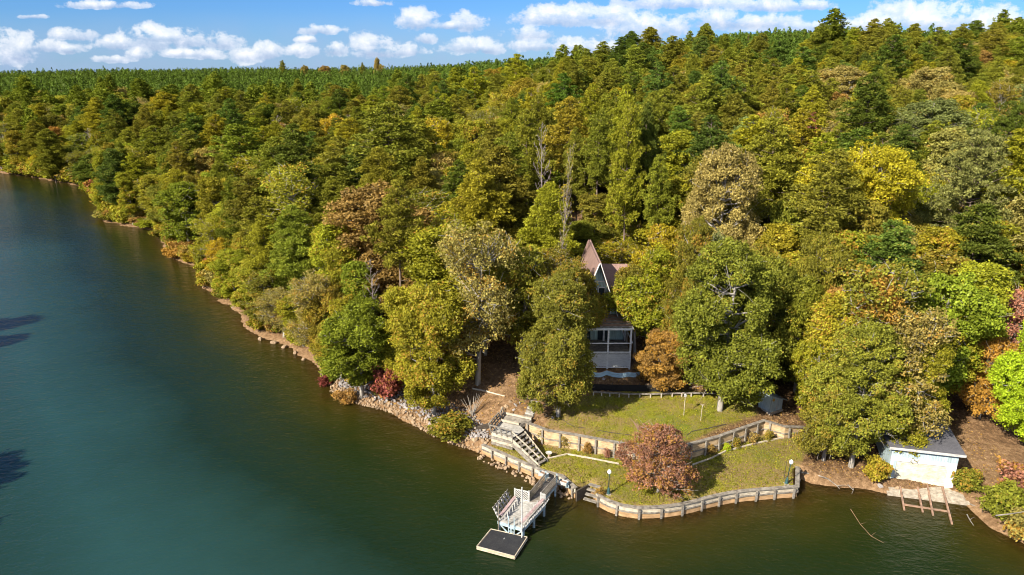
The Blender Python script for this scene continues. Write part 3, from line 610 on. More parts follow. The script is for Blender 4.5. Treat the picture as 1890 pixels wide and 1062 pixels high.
# ------------------------------------------------------------------ hand-placed trees
HT = []
def big(*a, **k): tb(*a, **k)
# yard and house
tb('maple', 1215, 908, 6.4, 4.0, 'red', .42, var=0, label='round pink-red maple standing alone on the lower lawn')
tb('bigoak', 1030, 768, 14.5, 4.7, 'olive', .22, var=2, rot=2.1, label='large olive oak with dark trunk on the upper lawn left of the house deck')
tb('bigoak', 1328, 757, 17.5, 5.8, 'olive', .15, var=1, label='large dark olive oak with thick pale trunk at the right end of the upper lawn')
tb('bigoak', 1266, 690, 17, 3.3, 'olive', .38, var=2, label='rust-tinged oak right beside the house deck, left of the pale-trunked oak')
tb('oak', 1396, 716, 14, 3.6, 'olive', .2, label='dark olive oak just left of the small blue shed')
tb('maple', 1218, 718, 6.2, 3.0, 'rusty', .5, var=1, label='small reddish brown tree behind the log edging right of the house deck')
tb('oak', 1496, 792, 10.5, 2.9, 'yellow green', .22, label='yellow green broadleaf tree with low trunk right of the small blue shed')
tb('bigoak', 1570, 862, 14, 5.2, 'olive', .22, var=2, label='large khaki oak on the shore between the lamp post and the boathouse')
tb('bigoak', 1655, 838, 12.5, 4.3, 'yellow green', .22, var=0, label='yellow green oak leaning over the left half of the boathouse roof')
tb('oak', 1520, 850, 8.5, 3.0, 'olive', .25, label='low olive oak beside the right lamp post')
tb('shrub', 1616, 888, 2.2, 1.2, 'yellowish', .35, label='yellow-tinted shrub at the left corner of the boathouse')
tb('sparse', 882, 708, 17.5, 5.2, 'khaki', .35, var=0, label='tall thin-leaved oak with white branches and clear pale trunk left of the upper yard')
tb('oak', 668, 733, 11.5, 4.4, 'bright green', .10, label='bright green round tree with pale trunk at the left end of the riprap')
tb('oak', 800, 765, 14, 4.4, 'yellow green', .3, label='bright yellow green tree overhanging the middle of the riprap')
tb('oak', 760, 735, 12.5, 3.9, 'yellowish', .25, label='yellowish broadleaf tree behind the middle of the riprap')
tb('shrub', 716, 736, 3.8, 1.8, 'crimson', .3, label='dark red bush between the two bright trees above the riprap')
tb('shrub', 602, 712, 1.4, 1.0, 'crimson', .1, label='small crimson shrub leaning over the water at the rocky point')
tb('shrub', 828, 806, 2.2, 2.0, 'green', .3, label='low green and brown bush growing on the right end of the riprap')
tb('shrub', 640, 745, 1.5, 1.2, 'rusty', .3, label='small rusty shrub at the foot of the bright green round tree')
tb('bigoak', 1045, 700, 13.0, 3.3, 'olive', .35, var=1, label='rust-tipped oak standing directly left of the white porch')
tb('oak', 1205, 655, 12.5, 3.6, 'yellow green', .25, label='yellow green oak covering the right wing of the house')
tb('oak', 960, 668, 13, 4.0, 'olive', .3, label='olive oak between the white-branched tree and the oak beside the porch')
tb('oak', 1466, 722, 12.5, 3.4, 'green', .2, label='green oak directly behind the small blue shed')
tb('oak', 1392, 690, 14, 4.4, 'olive', .25, label='olive oak behind the pale-trunked oak, toward the shed')
tb('oak', 1530, 770, 13.5, 4.2, 'yellow green', .3, label='yellow green tree right behind the low-trunked tree near the shed')
tb('oak', 1610, 760, 15, 4.4, 'olive', .3, label='olive oak behind the grey-green forked oak')
tb('oak', 1720, 765, 13.5, 4.2, 'yellow green', .2, label='yellow green oak rising behind the boathouse roof')
for i, (bx, by, H, R, c) in enumerate([(628, 696, 7.5, 3.4, 'yellowish'), (588, 664, 7, 3.6, 'khaki'), (556, 640, 7.5, 3.6, 'yellow green'), (520, 622, 7, 3.6, 'khaki'), (490, 604, 8, 3.8, 'olive'), (462, 578, 8, 3.8, 'yellowish'), (430, 552, 8, 3.8, 'yellow green'), (404, 528, 8, 3.8, 'golden'), (655, 700, 10, 3.6, 'yellow green'), (610, 672, 10, 3.8, 'olive')]):
    tb('sparse' if c == 'khaki' else 'oak', bx + 5, by - 1, H, R, c, .3, label='%s low tree, %s along the bank going left from the bright green round tree' % (c, ['first', 'third', 'fifth', 'sixth', 'seventh', 'eighth', 'ninth', 'tenth', 'second', 'fourth'][i]))
tree('high', (6.9, 70.3, hz(6.9, 70.3)), 10.4, 3.0, 'olive', .3, label='slender olive oak at the left corner of the porch, crossing the gable')
tree('high', (13.2, 70.9, hz(13.2, 70.9)), 9.6, 3.3, 'yellow green', .3, label='high-crowned yellow green tree at the right corner of the porch')
tree('oak', (6.3, 74.5, hz(6.3, 74.5)), 7.8, 2.5, 'olive', .3, label='low olive tree against the left roof slope of the house')
tree('high', (12.6, 72.0, hz(12.6, 72.0)), 10.2, 2.6, 'olive', .35, var=0, label='high-crowned olive tree between the gable and the wing roof')
tree('high', (15.9, 72.6, hz(15.9, 72.6)), 11.5, 3.3, 'olive', .3, label='high-crowned olive oak standing in front of the wing roof of the house')
# right hand side
tb('bigoak', 1900, 835, 14, 4.3, 'lime green', .12, var=2, label='lime green tree cut by the right edge of the photo')
tb('maple', 1808, 772, 8.5, 4.2, 'orange', .3, var=0, label='pink orange maple behind the boathouse, left of the lime green tree')
tb('maple', 1862, 722, 11.0, 5.4, 'red', .15, var=0, label='dusky red maple above the lime green tree at the right edge')
tb('shrub', 1846, 956, 3.0, 1.8, 'green', .15, var=0, label='large dark green bush on the right shore')
tb('shrub', 1893, 1000, 2.6, 1.7, 'khaki', .45, var=1, label='yellow brown bush in the bottom right corner of the photo')
tb('shrub', 1880, 925, 2.6, 2.0, 'red', .45, var=1, label='pinkish shrub behind the dark green bush on the right shore')
tb('shrub', 1783, 905, 1.9, 1.2, 'olive', .35, label='olive shrub at the right wall of the boathouse')
tb('sparse', 1590, 800, 17.5, 5.2, 'olive', .3, var=1, label='grey-green oak with pale forked trunk above the boathouse shore')
tt('gum', 1612, 490, 17, 110, 'orange', .5, label='orange-topped upright tree in the middle of the right slope')
tt('oak', 1555, 530, 13, 120, 'rusty', .5, label='rust orange broadleaf tree left of the orange-topped upright tree')
tt('sparse', 1702, 560, 15, 170, 'khaki', .3, label='khaki thin-leaved tree above the boathouse roof')
tt('oak', 1760, 500, 15, 200, 'bright green', .12, label='leafy green tree above the boathouse roof, right of the orange-topped tree')
tt('bigoak', 1605, 262, 21, 250, 'golden', .22, label='golden yellow broad tree in the middle of the right slope')
tt('bigoak', 1345, 262, 21, 225, 'khaki', .10, label='very large sage and khaki oak behind the house on the right')
tt('bigoak', 1730, 180, 20, 230, 'sage green', .12, label='wide dome-shaped sage green oak high on the right slope')
tt('bigoak', 1555, 120, 20, 185, 'khaki', .25, label='large domed khaki oak high on the slope below the right skyline')
tt('bigpine', 1815, 255, 21, 210, 'sage green', .1, label='broad grey-green pine at the right side of the photo')
tt('bigpine', 1880, 200, 21, 170, 'dark green', .05, label='dark green pine cut by the right edge below the skyline')
tt('oak', 1630, 440, 14, 130, 'yellow green', .25, label='yellow green tree right under the golden broad tree')
tt('oak', 1500, 430, 15, 130, 'olive', .2, label='olive oak left of the golden broad tree')
tt('redbare', 1490, 222, 15, 90, 'crimson', .3, label='thin wine-red tree with white branches on the right slope')
tt('redbare', 1358, 150, 13, 60, 'grey brown', .3, label='thin greyish tree with bare pale branches high on the right slope')
tt('oak', 1410, 120, 16, 120, 'khaki', .35)
tt('oak', 1265, 130, 16, 110, 'khaki', .3)
tt('oak', 1215, 410, 13, 120, 'golden', .25, label='golden leaved tree at the right end of the pinkish house roof')
tt('oak', 1165, 395, 9, 80, 'yellow green', .2)
tt('gum', 905, 125, 17, 50, 'yellowish', .5, label='yellow-topped tree below the left part of the skyline')
tt('gum', 925, 122, 16, 36, 'golden', .4, label='narrow golden tree beside the yellow-topped tree below the skyline')
tt('oak', 115, 182, 13, 46, 'golden', .2, label='yellow tree standing out at the upper left under the plantation')
tt('oak', 520, 226, 16, 70, 'grey brown', .6)
tt('bare', 512, 215, 18, 66, 'khaki', .3, var=0, label='bare grey-brown tree in the upper left forest')
tt('bare', 1003, 228, 22, 70, 'khaki', .3, var=0, label='tall bare tree with reddish trunk left of the pine clearing')
tt('bare', 1030, 262, 21, 44, 'khaki', .3, var=1, label='tall dead tree with white trunk at the left edge of the pine clearing')
tt('bare', 690, 480, 14, 66, 'rusty', .3, var=0, label='bare tree with pinkish branches above the left shore')
tt('bare', 868, 170, 14, 44, 'khaki', .3, var=1, label='pale dead tree high on the slope below the yellow-topped tree')
tt('sparse', 585, 500, 12, 130, 'khaki', .35, label='pale grey thin-leaved tree close to the rocky left shore')
tt('sparse', 1035, 460, 12, 150, 'olive', .4, label='rust-tipped thin oak just left of the brown roof peak')
# clearing pines
for i, (bx, by, H, R, c) in enumerate([(1148, 444, 24, 3.6, 'yellowish'), (1124, 432, 23, 3.0, 'green'), (1048, 430, 22, 3.4, 'yellowish'), (1100, 462, 21, 2.6, 'green'), (972, 455, 21, 3.0, 'green'),
                                   (940, 490, 19, 3.0, 'green'), (915, 470, 20, 3.2, 'green'), (1180, 420, 21, 3.2, 'green'), (1075, 400, 23, 3.2, 'yellow green'), (1000, 415, 22, 3.0, 'green'), (1210, 400, 22, 3.2, 'green'), (1065, 448, 18, 2.2, 'green')]):
    tb('pine', bx, by, H, R, c, .22, label='tall pale-trunked pine in the middle of the clearing behind the house' if i == 0 else None)
tt('pine', 1200, 195, 23, 70, 'dark green', .1); tt('pine', 1165, 190, 24, 80, 'yellow green', .3); tt('pine', 1225, 290, 18, 60, 'green', .1)
for (px, py) in [(740, 170), (770, 195), (715, 215)]: tt('densepine', px, py, 19, 70, 'dark green', .15)
for (px, py) in [(400, 290), (425, 330), (215, 265), (235, 235), (60, 225), (85, 240)]: tt('densepine', px, py, 17, 62, 'green', .12)
# skyline pines on the right hill
for (px, py, wv) in [(1110, 78, 60), (1145, 70, 55), (1165, 60, 60), (1200, 52, 62), (1228, 46, 60), (1262, 40, 70), (1300, 52, 60), (1085, 92, 50), (1650, 48, 60), (1690, 46, 56), (1735, 52, 60), (1775, 46, 60), (1805, 40, 60), (1845, 44, 52), (1880, 70, 60), (1710, 80, 60), (1760, 95, 66), (1830, 110, 66)]:
    tt('pine' if rng.random() < .55 else 'densepine', px, py, 21, wv, ['green', 'dark green', 'green'][rng.integers(3)], .08)
for i in range(30):
    tt('youngpine', 1296 + i * 12.5 + rng.normal(0, 3), 57 + rng.normal(0, 4), rng.uniform(12.5, 15), 26, 'green', .1)
HAND = [(t[7][0], t[7][1], t[8], t[5]) for t in TREES]

# ------------------------------------------------------------------ the rest of the mixed forest
bshore = [(-.80, 375), (-.73, 365), (-.5, 325), (-.35, 300), (-.2, 282), (0, 262), (.15, 230), (.3, 232), (.5, 240), (.8, 262)]
house_rect = (5.5, 19.5, 66, 84)
CLR = [W(p[0], p[1], 6)[:2] for p in [(840, 790), (862, 660), (930, 655), (1040, 650), (1060, 640), (1200, 640), (1300, 720), (1330, 745), (1480, 745), (1500, 800)]]
CLRING = [tuple(c) for c in CLR] + [(28, 50), (-2, 50)]
STRIP = [tuple(G(*p)[:2]) for p in [(975, 480), (985, 425), (1050, 392), (1090, 375), (1165, 375), (1205, 420), (1215, 480)]]
RCLR = [(33, 50), (33, 62), (42, 61.5), (50, 57), (50, 45), (38, 45)]
pts = []
cand = 0
while cand < 60000:
    cand += 1
    t = rng.uniform(-.86, .9); y = math.sqrt(rng.uniform(50 ** 2, 400 ** 2)); x = t * y
    if y > np.interp(t, [b[0] for b in bshore], [b[1] for b in bshore]) + 22 * math.sin(t * 31) + 14 * math.sin(t * 77 + 1) + rng.uniform(-14, 8): continue
    pts.append((x, y))
pts = np.array(pts); d, _ = sdist(pts[:, 0], pts[:, 1], LAND)
ok = d > .5
for poly in (CLRING, STRIP, RCLR): ok &= sdist(pts[:, 0], pts[:, 1], poly)[0] < -1.5
ok &= ~((pts[:, 0] > house_rect[0]) & (pts[:, 0] < house_rect[1]) & (pts[:, 1] > house_rect[2]) & (pts[:, 1] < house_rect[3]))
pts = pts[ok]; d = d[ok]; ZZ = height(pts[:, 0], pts[:, 1])
placed = list(HAND); nfill = 0; FILL = []
for (x, y), dd, z in zip(pts, d, ZZ):
    t = x / y; pn = .5 + .5 * math.sin(x * .045 + 2.2 + math.sin(y * .03)) * math.cos(y * .05 + 1)
    edge = dd < 9
    rp = rng.random()
    pineprob = .55 if (.0 < t < .42 and 105 < y < 215) else (.62 if y > 185 and t > .12 else (.30 if t < -.1 else .18))
    if y > 205 and t < .1: pineprob = .5
    if edge: pineprob = .12
    pineprob *= .5 + pn
    if rp < pineprob: kind = 'densepine' if rng.random() < (.55 if t < 0 or y > 180 else .3) else 'pine'; R = rng.uniform(2.8, 3.8); H = rng.uniform(16, 21) if kind == 'pine' else rng.uniform(13, 18.5)
    else:
        r2 = rng.random(); kind = 'oak' if r2 < .44 else ('gum' if r2 < .78 else ('sparse' if r2 < .985 else 'bare'))
        H = rng.uniform(11.5, 16.5); R = {'oak': rng.uniform(3.8, 5.6), 'gum': rng.uniform(2.8, 3.8), 'sparse': rng.uniform(3.6, 5), 'bare': 2.6}[kind]
    if t < -.1: H *= 1.0; R *= 1.12
    if edge: H *= .62 + .2 * rng.random() + .02 * dd; R *= .78
    if y < 100 and t < 0: H *= .92
    if .0 < t < .2 and 84 < y < 128: H *= .6
    if .03 < t < .17 and 84 < y < 128 and rng.random() < .6: continue
    sp_ = .93 if y < 150 else 1.0 if y < 220 else 1.12
    vs = rng.uniform(.82, 1.32); R *= vs; H *= 1.05 * vs ** .5
    if any((x - a) ** 2 + (y - b) ** 2 < ((R + r) * .5 * sp_) ** 2 * 1.35 for a, b, r, kd in placed if kd not in ('shrub',) and abs(y - b) < 14): continue
    u = rng.random(); acc = rng.uniform(.1, .4)
    if kind in ('pine', 'densepine'): c = ('green' if u < .5 else 'dark green' if u < .62 else 'yellow green' if u < .82 else 'olive' if u < .94 else 'deep green'); acc = rng.uniform(.05, .28)
    elif edge: c = ('yellow green' if u < .34 else 'yellowish' if u < .54 else 'golden' if u < .60 else 'orange' if u < .62 else 'rusty' if u < .65 else 'olive' if u < .86 else 'bright green')
    elif t > .1: c = ('olive' if u < .30 else 'khaki' if u < .52 else 'yellow green' if u < .72 else 'yellowish' if u < .88 else 'rusty' if u < .91 else 'sage green' if u < .97 else 'golden')
    else: c = ('olive' if u < .30 else 'yellow green' if u < .58 else 'khaki' if u < .72 else 'yellowish' if u < .86 else 'bright green' if u < .955 else 'rusty' if u < .965 else 'golden')
    px, py, dep = proj((x, y, z + H))
    if px < -60 or px > 1950: continue
    # keep the sightlines that the photo shows open: boathouse front, deck, clearing floor
    FILL.append((y, kind, (x, y, z), H, R * 1.12, c, acc)); placed.append((x, y, R, kind)); nfill += 1
FILL.sort(key=lambda q_: q_[0]); cnt = {}; OVER = []
for t_ in TREES: cnt[KN[t_[5]][0]] = cnt.get(KN[t_[5]][0], 0) + 1
for (y, kind, p_, H, R, c, acc) in FILL:
    nm_ = KN[kind][0]
    if cnt.get(nm_, 0) < (300 if kind not in ('densepine',) else 285): tree(kind, p_, H, R, c, acc); cnt[nm_] = cnt.get(nm_, 0) + 1
    else: OVER.append((kind, p_, H, R, c))
print('over', len(OVER), cnt)
def crown_arrays(me):
    n = len(me.polygons); v = np.empty(len(me.vertices) * 3, np.float32); me.vertices.foreach_get('co', v); v = v.reshape(n, 4, 3)
    l = np.empty(n * 3, np.float32); me.attributes['lf'].data.foreach_get('vector', l); return v, l.reshape(n, 3)
for fam, kinds, mat_, colr_, lab in (('far_broadleaf_wood', ('oak', 'gum', 'sparse', 'bare'), 'leaf', (.19, .18, .02, .3), 'far mixed autumn woodland below the pine plantation'), ('far_pine_wood', ('pine', 'densepine'), 'needle', (.15, .175, .018, .15), 'far bushy pines among the woodland below the plantation')):
    VV = []; LL = []
    for kind, p_, H, R, c in OVER:
        if kind not in kinds: continue
        vs_ = [q_ for q_ in T['oak' if kind == 'bare' else kind]]; tr, cr, H0, R0 = vs_[rng.integers(len(vs_))]; v, l = crown_arrays(cr)
        k_ = rng.choice(len(v), 4500, replace=False) if len(v) > 4500 else np.arange(len(v)); f_ = math.sqrt(len(v) / len(k_)); v = v[k_]; cc_ = v.mean(1, keepdims=True)
        v = cc_ + (v - cc_) * min(f_, 2.6); a = rng.uniform(0, 6.28); ca, sa = math.cos(a), math.sin(a)
        v = np.stack([(v[..., 0] * ca - v[..., 1] * sa) * R / R0 + p_[0], (v[..., 0] * sa + v[..., 1] * ca) * R / R0 + p_[1], v[..., 2] * H / H0 + p_[2]], -1); l = l[k_].copy(); tv = rng.random(); l[:, 2] = .5 * l[:, 2] + .5 * tv; l[:, 0] = .6 * l[:, 0] + .4 * rng.random(); VV.append(v.reshape(-1, 3)); LL.append(l)
    if VV:
        V = np.concatenate(VV); o = link(fam, npmesh(fam, V, np.arange(len(V)).reshape(-1, 4), [M[mat_]], {'lf': ('FACE', 'FLOAT_VECTOR', np.concatenate(LL))})); o.color = colr_; tag(o, lab, 'wood', kind='stuff')
print('fill trees', nfill)
# shrubs on the banks
bk = [(a, b) for a, b in zip(LAND[:-1], LAND[1:]) if (a, b) not in WALL_SEG and a[0] < -6 and a[0] > -175 and b[0] > -175]
ns = 0
for a, b in bk:
    for _ in range(2 if a[1] < 120 else 3):
        if rng.random() < (.95 if a[1] > 74 else .25): 
            a_ = np.array(a); b_ = np.array(b); nrm = unit(np.array([-(b_ - a_)[1], (b_ - a_)[0]])); nrm *= 1 if nrm[0] > 0 or nrm[1] > 0 else -1
            p = a_ + (b_ - a_) * rng.random() + abs(nrm) * rng.uniform(.2, 2.6)
            if sdist(p[:1], p[1:], LAND)[0][0] < .3: continue
            sc2 = 1 + max(0, (a[1] - 90) / 90) * .7
            tree('shrub', (p[0], p[1], hz(*p)), rng.uniform(1.2, 3.0) * sc2, rng.uniform(1.0, 2.0) * sc2, ['yellow green', 'golden', 'yellow green', 'olive', 'yellowish', 'olive', 'yellowish', 'khaki', 'bright green', 'green', 'rusty', 'khaki', 'yellow green', 'orange' if rng.random() < .5 else 'crimson'][rng.integers(14)], rng.uniform(.1, .5)); ns += 1
print('shrubs', ns)
# opposite bank beyond the left edge of the picture
for (x, y, H) in [(-59, 31, 16), (-62, 39, 16.5), (-88, 70, 21), (-92, 76, 22), (-86, 62, 18), (-112, 92, 22)]:
    tree('oak' if rng.random() < .6 else 'densepine', (x, y, hz(x, y)), H, 5.2, 'olive', .2)
# young pines at the front of the plantation as single trees, the rest of the far plantation is one wood
def plant_ok(x, y):
    t = x / y; return y > np.interp(t, [b[0] for b in bshore], [b[1] for b in bshore]) + rng.uniform(-8, 10)
PP = []
sp0 = 3.5
yy = 218.0
while yy < 820:
    s_ = sp0 * (1 + max(0, yy - 300) / 420)
    xs = np.arange(-.84 * yy, .86 * yy, s_)
    for x in xs:
        PP.append((x + rng.normal(0, .22 * s_), yy + rng.normal(0, .22 * s_)))
    yy += s_ * .92
PP = np.array(PP); zz = height(PP[:, 0], PP[:, 1]) + 1.1 * np.sin(PP[:, 0] * .043 + 1.7 * np.sin(PP[:, 1] * .021)) * np.cos(PP[:, 1] * .035)
bl = np.interp(PP[:, 0] / PP[:, 1], [b[0] for b in bshore], [b[1] for b in bshore]) + rng.uniform(-2, 10, len(PP))
dsh, _ = sdist(PP[:, 0], PP[:, 1], LAND)
k0 = 0; crest = np.interp(PP[:, 0] / PP[:, 1], [-.85, -.2, 0, .1, .2, .3, .85], [830, 830, 560, 460, 440, 430, 440])
k = (PP[:, 1] > bl + 2) & (dsh > 4) & (PP[:, 1] < crest) & (rng.random(len(PP)) > .04)
PP = PP[k]; zz = zz[k]; print('plantation', len(PP))
front = np.argsort(PP[:, 1] - bl[k])[:230]; fs = set(front.tolist())
for i in front:
    tree('youngpine', (PP[i, 0], PP[i, 1], zz[i]), rng.uniform(11.5, 15), rng.uniform(1.9, 2.5), 'green' if rng.random() < .7 else 'deep green', .05)
rest = np.array([i for i in range(len(PP)) if i not in fs]); rest = rest[np.argsort(PP[rest, 1])]
VV = []; LL = []
for part_, q, sz_ in ((rest[:1600], 190, .34), (rest[1600:4600], 120, .42), (rest[4600:], 56, .56)):
    nr = len(part_)
    if nr == 0: continue
    Pb = np.stack([PP[part_, 0], PP[part_, 1], zz[part_]], 1); Hh = rng.uniform(12.0, 14.6, nr) * np.where(rng.random(nr) < .04, 1.15, 1)
    s = rng.random((nr, q)) ** 1.1; an = rng.uniform(0, 6.283, (nr, q)); rad = (1 - s) ** .55 * 2.1 * rng.uniform(.75, 1.06, (nr, q)) + .08
    C = np.stack([Pb[:, None, 0] + np.cos(an) * rad, Pb[:, None, 1] + np.sin(an) * rad, Pb[:, None, 2] + Hh[:, None] * (.52 + .48 * s)], -1).reshape(-1, 3)
    dd = unit(np.stack([np.cos(an), np.sin(an), .55 + .3 * rng.random((nr, q))], -1).reshape(-1, 3) + rng.normal(0, .3, (nr * q, 3)))
    nv = unit(np.stack([np.cos(an), np.sin(an), .4 + 0 * an], -1).reshape(-1, 3) + rng.normal(0, .3, dd.shape))
    V, _f = leaves(C, nv, sz_ * 1.25, 1.15); VV.append(V)
    tv = np.repeat(rng.random(nr), q); LL.append(np.stack([rng.random(nr * q) * .3 + .7 * tv, np.zeros(nr * q), tv], 1))
V = np.concatenate(VV); lf = np.concatenate(LL)
pm = npmesh('distant_pine_wood', V, np.arange(len(V)).reshape(-1, 4), [M['needle']], {'lf': ('FACE', 'FLOAT_VECTOR', lf)})
o = link('distant_pine_wood', pm); o.color = (.070, .108, .014, .1)
tag(o, 'dense even pine plantation covering the far hills up to the skyline', 'pine wood', kind='stuff')
# a few taller lone crowns breaking the left skyline
for px, py, H, wv, c in [(520, 112, 19, 14, 'green'), (692, 106, 19, 15, 'khaki'), (668, 116, 16, 12, 'green'), (705, 118, 14, 20, 'khaki'), (560, 120, 14, 24, 'khaki'), (600, 121, 14, 26, 'rusty'), (635, 120, 14, 24, 'khaki')]:
    d_ = 640.; x = (px - 945) / F * (d_ * math.cos(PITCH)); z = hz(x, d_)
    dy = ray(px, py); ztop = CH + dy[2] / dy[1] * d_; x = dy[0] / dy[1] * d_
    z = hz(x, d_); H = min(24, max(10, ztop - z))
    tree('oak' if c != 'green' else 'pine', (x, d_, z), H, wv * .5 * d_ / F * 1.0, c, .3)
# ------------------------------------------------------------------ walls
def left_n(a, b):
    d = np.array(b[:2], float) - np.array(a[:2], float); d /= np.linalg.norm(d) + 1e-9; return np.array([-d[1], d[0]])
def mitre(path, off):
    out_ = []
    for i, p in enumerate(path):
        ns_ = []
        if i: ns_.append(left_n(path[i - 1], p))
        if i < len(path) - 1: ns_.append(left_n(p, path[i + 1]))
        n = sum(ns_); n /= np.linalg.norm(n) + 1e-9; k = 1 / max(.5, n @ ns_[0]); out_.append(np.array(p[:2], float) + n * off * k)
    return out_
def strip(mb, path, o0, o1, z0, z1):
    A = mitre(path, o0); B = mitre(path, o1)
    for i in range(len(path) - 1):
        za, zb_ = (z0(i) if callable(z0) else z0), (z0(i + 1) if callable(z0) else z0); ta, tb_ = (z1(i) if callable(z1) else z1), (z1(i + 1) if callable(z1) else z1)
        mb.hexa([(*A[i], za), (*A[i + 1], zb_), (*B[i + 1], zb_), (*B[i], za)][::-1], [(*A[i], ta), (*A[i + 1], tb_), (*B[i + 1], tb_), (*B[i], ta)][::-1])
    return mb
def resample(path, step):
    P = [np.array(p, float) for p in path]; out_ = []
    for a, b in zip(P[:-1], P[1:]):
        n = max(1, round(np.linalg.norm(b - a) / step)); out_ += [a + (b - a) * i / n for i in range(n)]
    return out_ + [P[-1]]
def smoothp(path, it=1):
    P = [np.array(p, float) for p in path]
    for _ in range(it):
        Q = [P[0]]
        for a, b in zip(P[:-1], P[1:]): Q += [a * .75 + b * .25, a * .25 + b * .75]
        P = Q + [P[-1]]
    return P
def timber_wall(name, path, zb, zt, label, cat, step=1.75, capm='greywood', boardm='clayboard', upm='lightwood', postm='greywood', split=.67, group=None):
    """boards on the left-hand side of the path, a cap on top and posts in front"""
    p0 = path[len(path) // 2]; r = empty(name, (p0[0], p0[1], zb), label, cat, group)
    f = (lambda i: zt(i / (len(path) - 1))) if callable(zt) else (lambda i: zt)
    zm = lambda i: zb + (f(i) - zb) * split
    strip(MB(), path, -.02, .05, zb, lambda i: zm(i) - .015).build('lower_board', M[boardm], r)
    strip(MB(), path, -.03, .045, zm, lambda i: f(i) - .03).build('upper_board', M[upm], r)
    strip(MB(), path, .05, .13, lambda i: zm(i) - .02, lambda i: zm(i) + .09).build('waler', M[capm], r)
    strip(MB(), path, -.20, .16, lambda i: f(i) - .028, lambda i: f(i) + .045).build('cap', M[capm], r)
    L = 0; acc_ = .25
    for i, (a, b) in enumerate(zip(path[:-1], path[1:])):
        n = left_n(a, b); l = np.linalg.norm(np.array(b) - a)
        while acc_ < L + l:
            t_ = (acc_ - L) / l; c = np.array(a) + (np.array(b) - a) * t_ + n * .19; z1 = f(i + t_) if callable(zt) else zt
            dd_ = (np.array(b) - a) / l; j = rng.normal(0, .015, 2)
            MB().hexa(*[[(*(c + j * s_ + dd_ * u_ * .085 + n * v_ * .055), z_) for u_, v_ in ((-1, -1), (1, -1), (1, 1), (-1, 1))] for s_, z_ in ((0, zb - .35), (1, z1 - .03 - rng.uniform(0, .05)))]).build('post', M[postm], r)
            acc_ += step * rng.uniform(.93, 1.07)
        L += l
    return r
swp = [SW[0]] + [np.array(SW[1])] + list(smoothp(SW[1:], 1))[1:]
timber_wall('seawall', [np.array(p) for p in swp], -.5, 1.0, 'curving grey timber seawall along the front of the lower lawn, right of the water steps', 'seawall')
timber_wall('seawall', [np.array(p) for p in SW2[1:]], -.5, 1.0, 'straight timber seawall left of the water steps, passing under the dock gangway', 'seawall', 1.6)
timber_wall('retaining_wall', [np.array(p) for p in RET[::-1]], .8, (lambda s: np.interp(s, [0, .12, .2, .6, 1], [1.75, 2.35, 2.42, 2.42, 2.5])), 'tall tan board retaining wall between the two lawns, running behind the red maple', 'retaining wall', 1.7, boardm='tanwood', upm='tanwood', split=.45)
# dark return wall and water steps in the notch
r = empty('water_steps', W(1090, 905, .5), 'grey plank steps going down to the water in a notch of the seawall', 'steps')
pA, pB, pC = W(1063, 906, 1.0), W(1087, 893, 1.0), W(1108, 899, 1.0)
MB().hexa([(*pA[:2], -.4), (*pB[:2], -.4), (*(pB[:2] + (.08, -.1)), -.4), (*(pA[:2] + (.08, -.1)), -.4)], [(*pA[:2], 1.02), (*pB[:2], 1.02), (*(pB[:2] + (.08, -.1)), 1.02), (*(pA[:2] + (.08, -.1)), 1.02)]).build('side_wall', M['darkwood'], r)
dv = (pC - pB); dv[2] = 0; fw = np.array([dv[1], -dv[0], 0]) ; fw /= np.linalg.norm(fw)
for i in range(4):
    a = pB + fw * (.05 + i * .36) + dv * .02; z = 1.0 - i * .26
    MB().beam((a[0], a[1], z), (a[0] + dv[0] * (1 + .05 * i), a[1] + dv[1] * (1 + .05 * i), z), .32, .09).build('tread', M['greywood'], r)
    MB().beam((a[0] - fw[0] * .15, a[1] - fw[1] * .15, z - .14), (a[0] - fw[0] * .15 + dv[0], a[1] - fw[1] * .15 + dv[1], z - .14), .05, .2).build('riser', M['darkwood'], r)
# low timber edgings
def logline(pix, z, w_, h_, mat, label, cat='edging', name='log_edging', seg=True, ground=False):
    pts_ = [G(*p) for p in pix] if ground else [W(*p, z) for p in pix]
    r = empty(name, pts_[0], label, cat); 
    for a, b in zip(pts_[:-1], pts_[1:]): MB().beam(a + (0, 0, h_ * .3), b + (0, 0, h_ * .3), w_, h_).build('log', M[mat], r)
    return r
logline([(1008, 848), (1047, 839), (1092, 847), (1142, 857)], .97, .13, .12, 'lightwood', 'pale log edging on the lower lawn left of the red maple')
logline([(1278, 859), (1312, 847), (1340, 833), (1400, 818), (1456, 806)], .97, .13, .12, 'lightwood', 'grey log edging on the lower lawn right of the red maple')
logline([(795, 775), (830, 777), (850, 783), (880, 792), (897, 795)], 0, .16, .16, 'lightwood', 'old pale log edging from the riprap to the stair landing', ground=True)
logline([(880, 795), (905, 788)], 0, .3, .5, 'darkwood', 'short dark timber wall left of the stair landing', 'wall', 'low_timber_wall', ground=True)
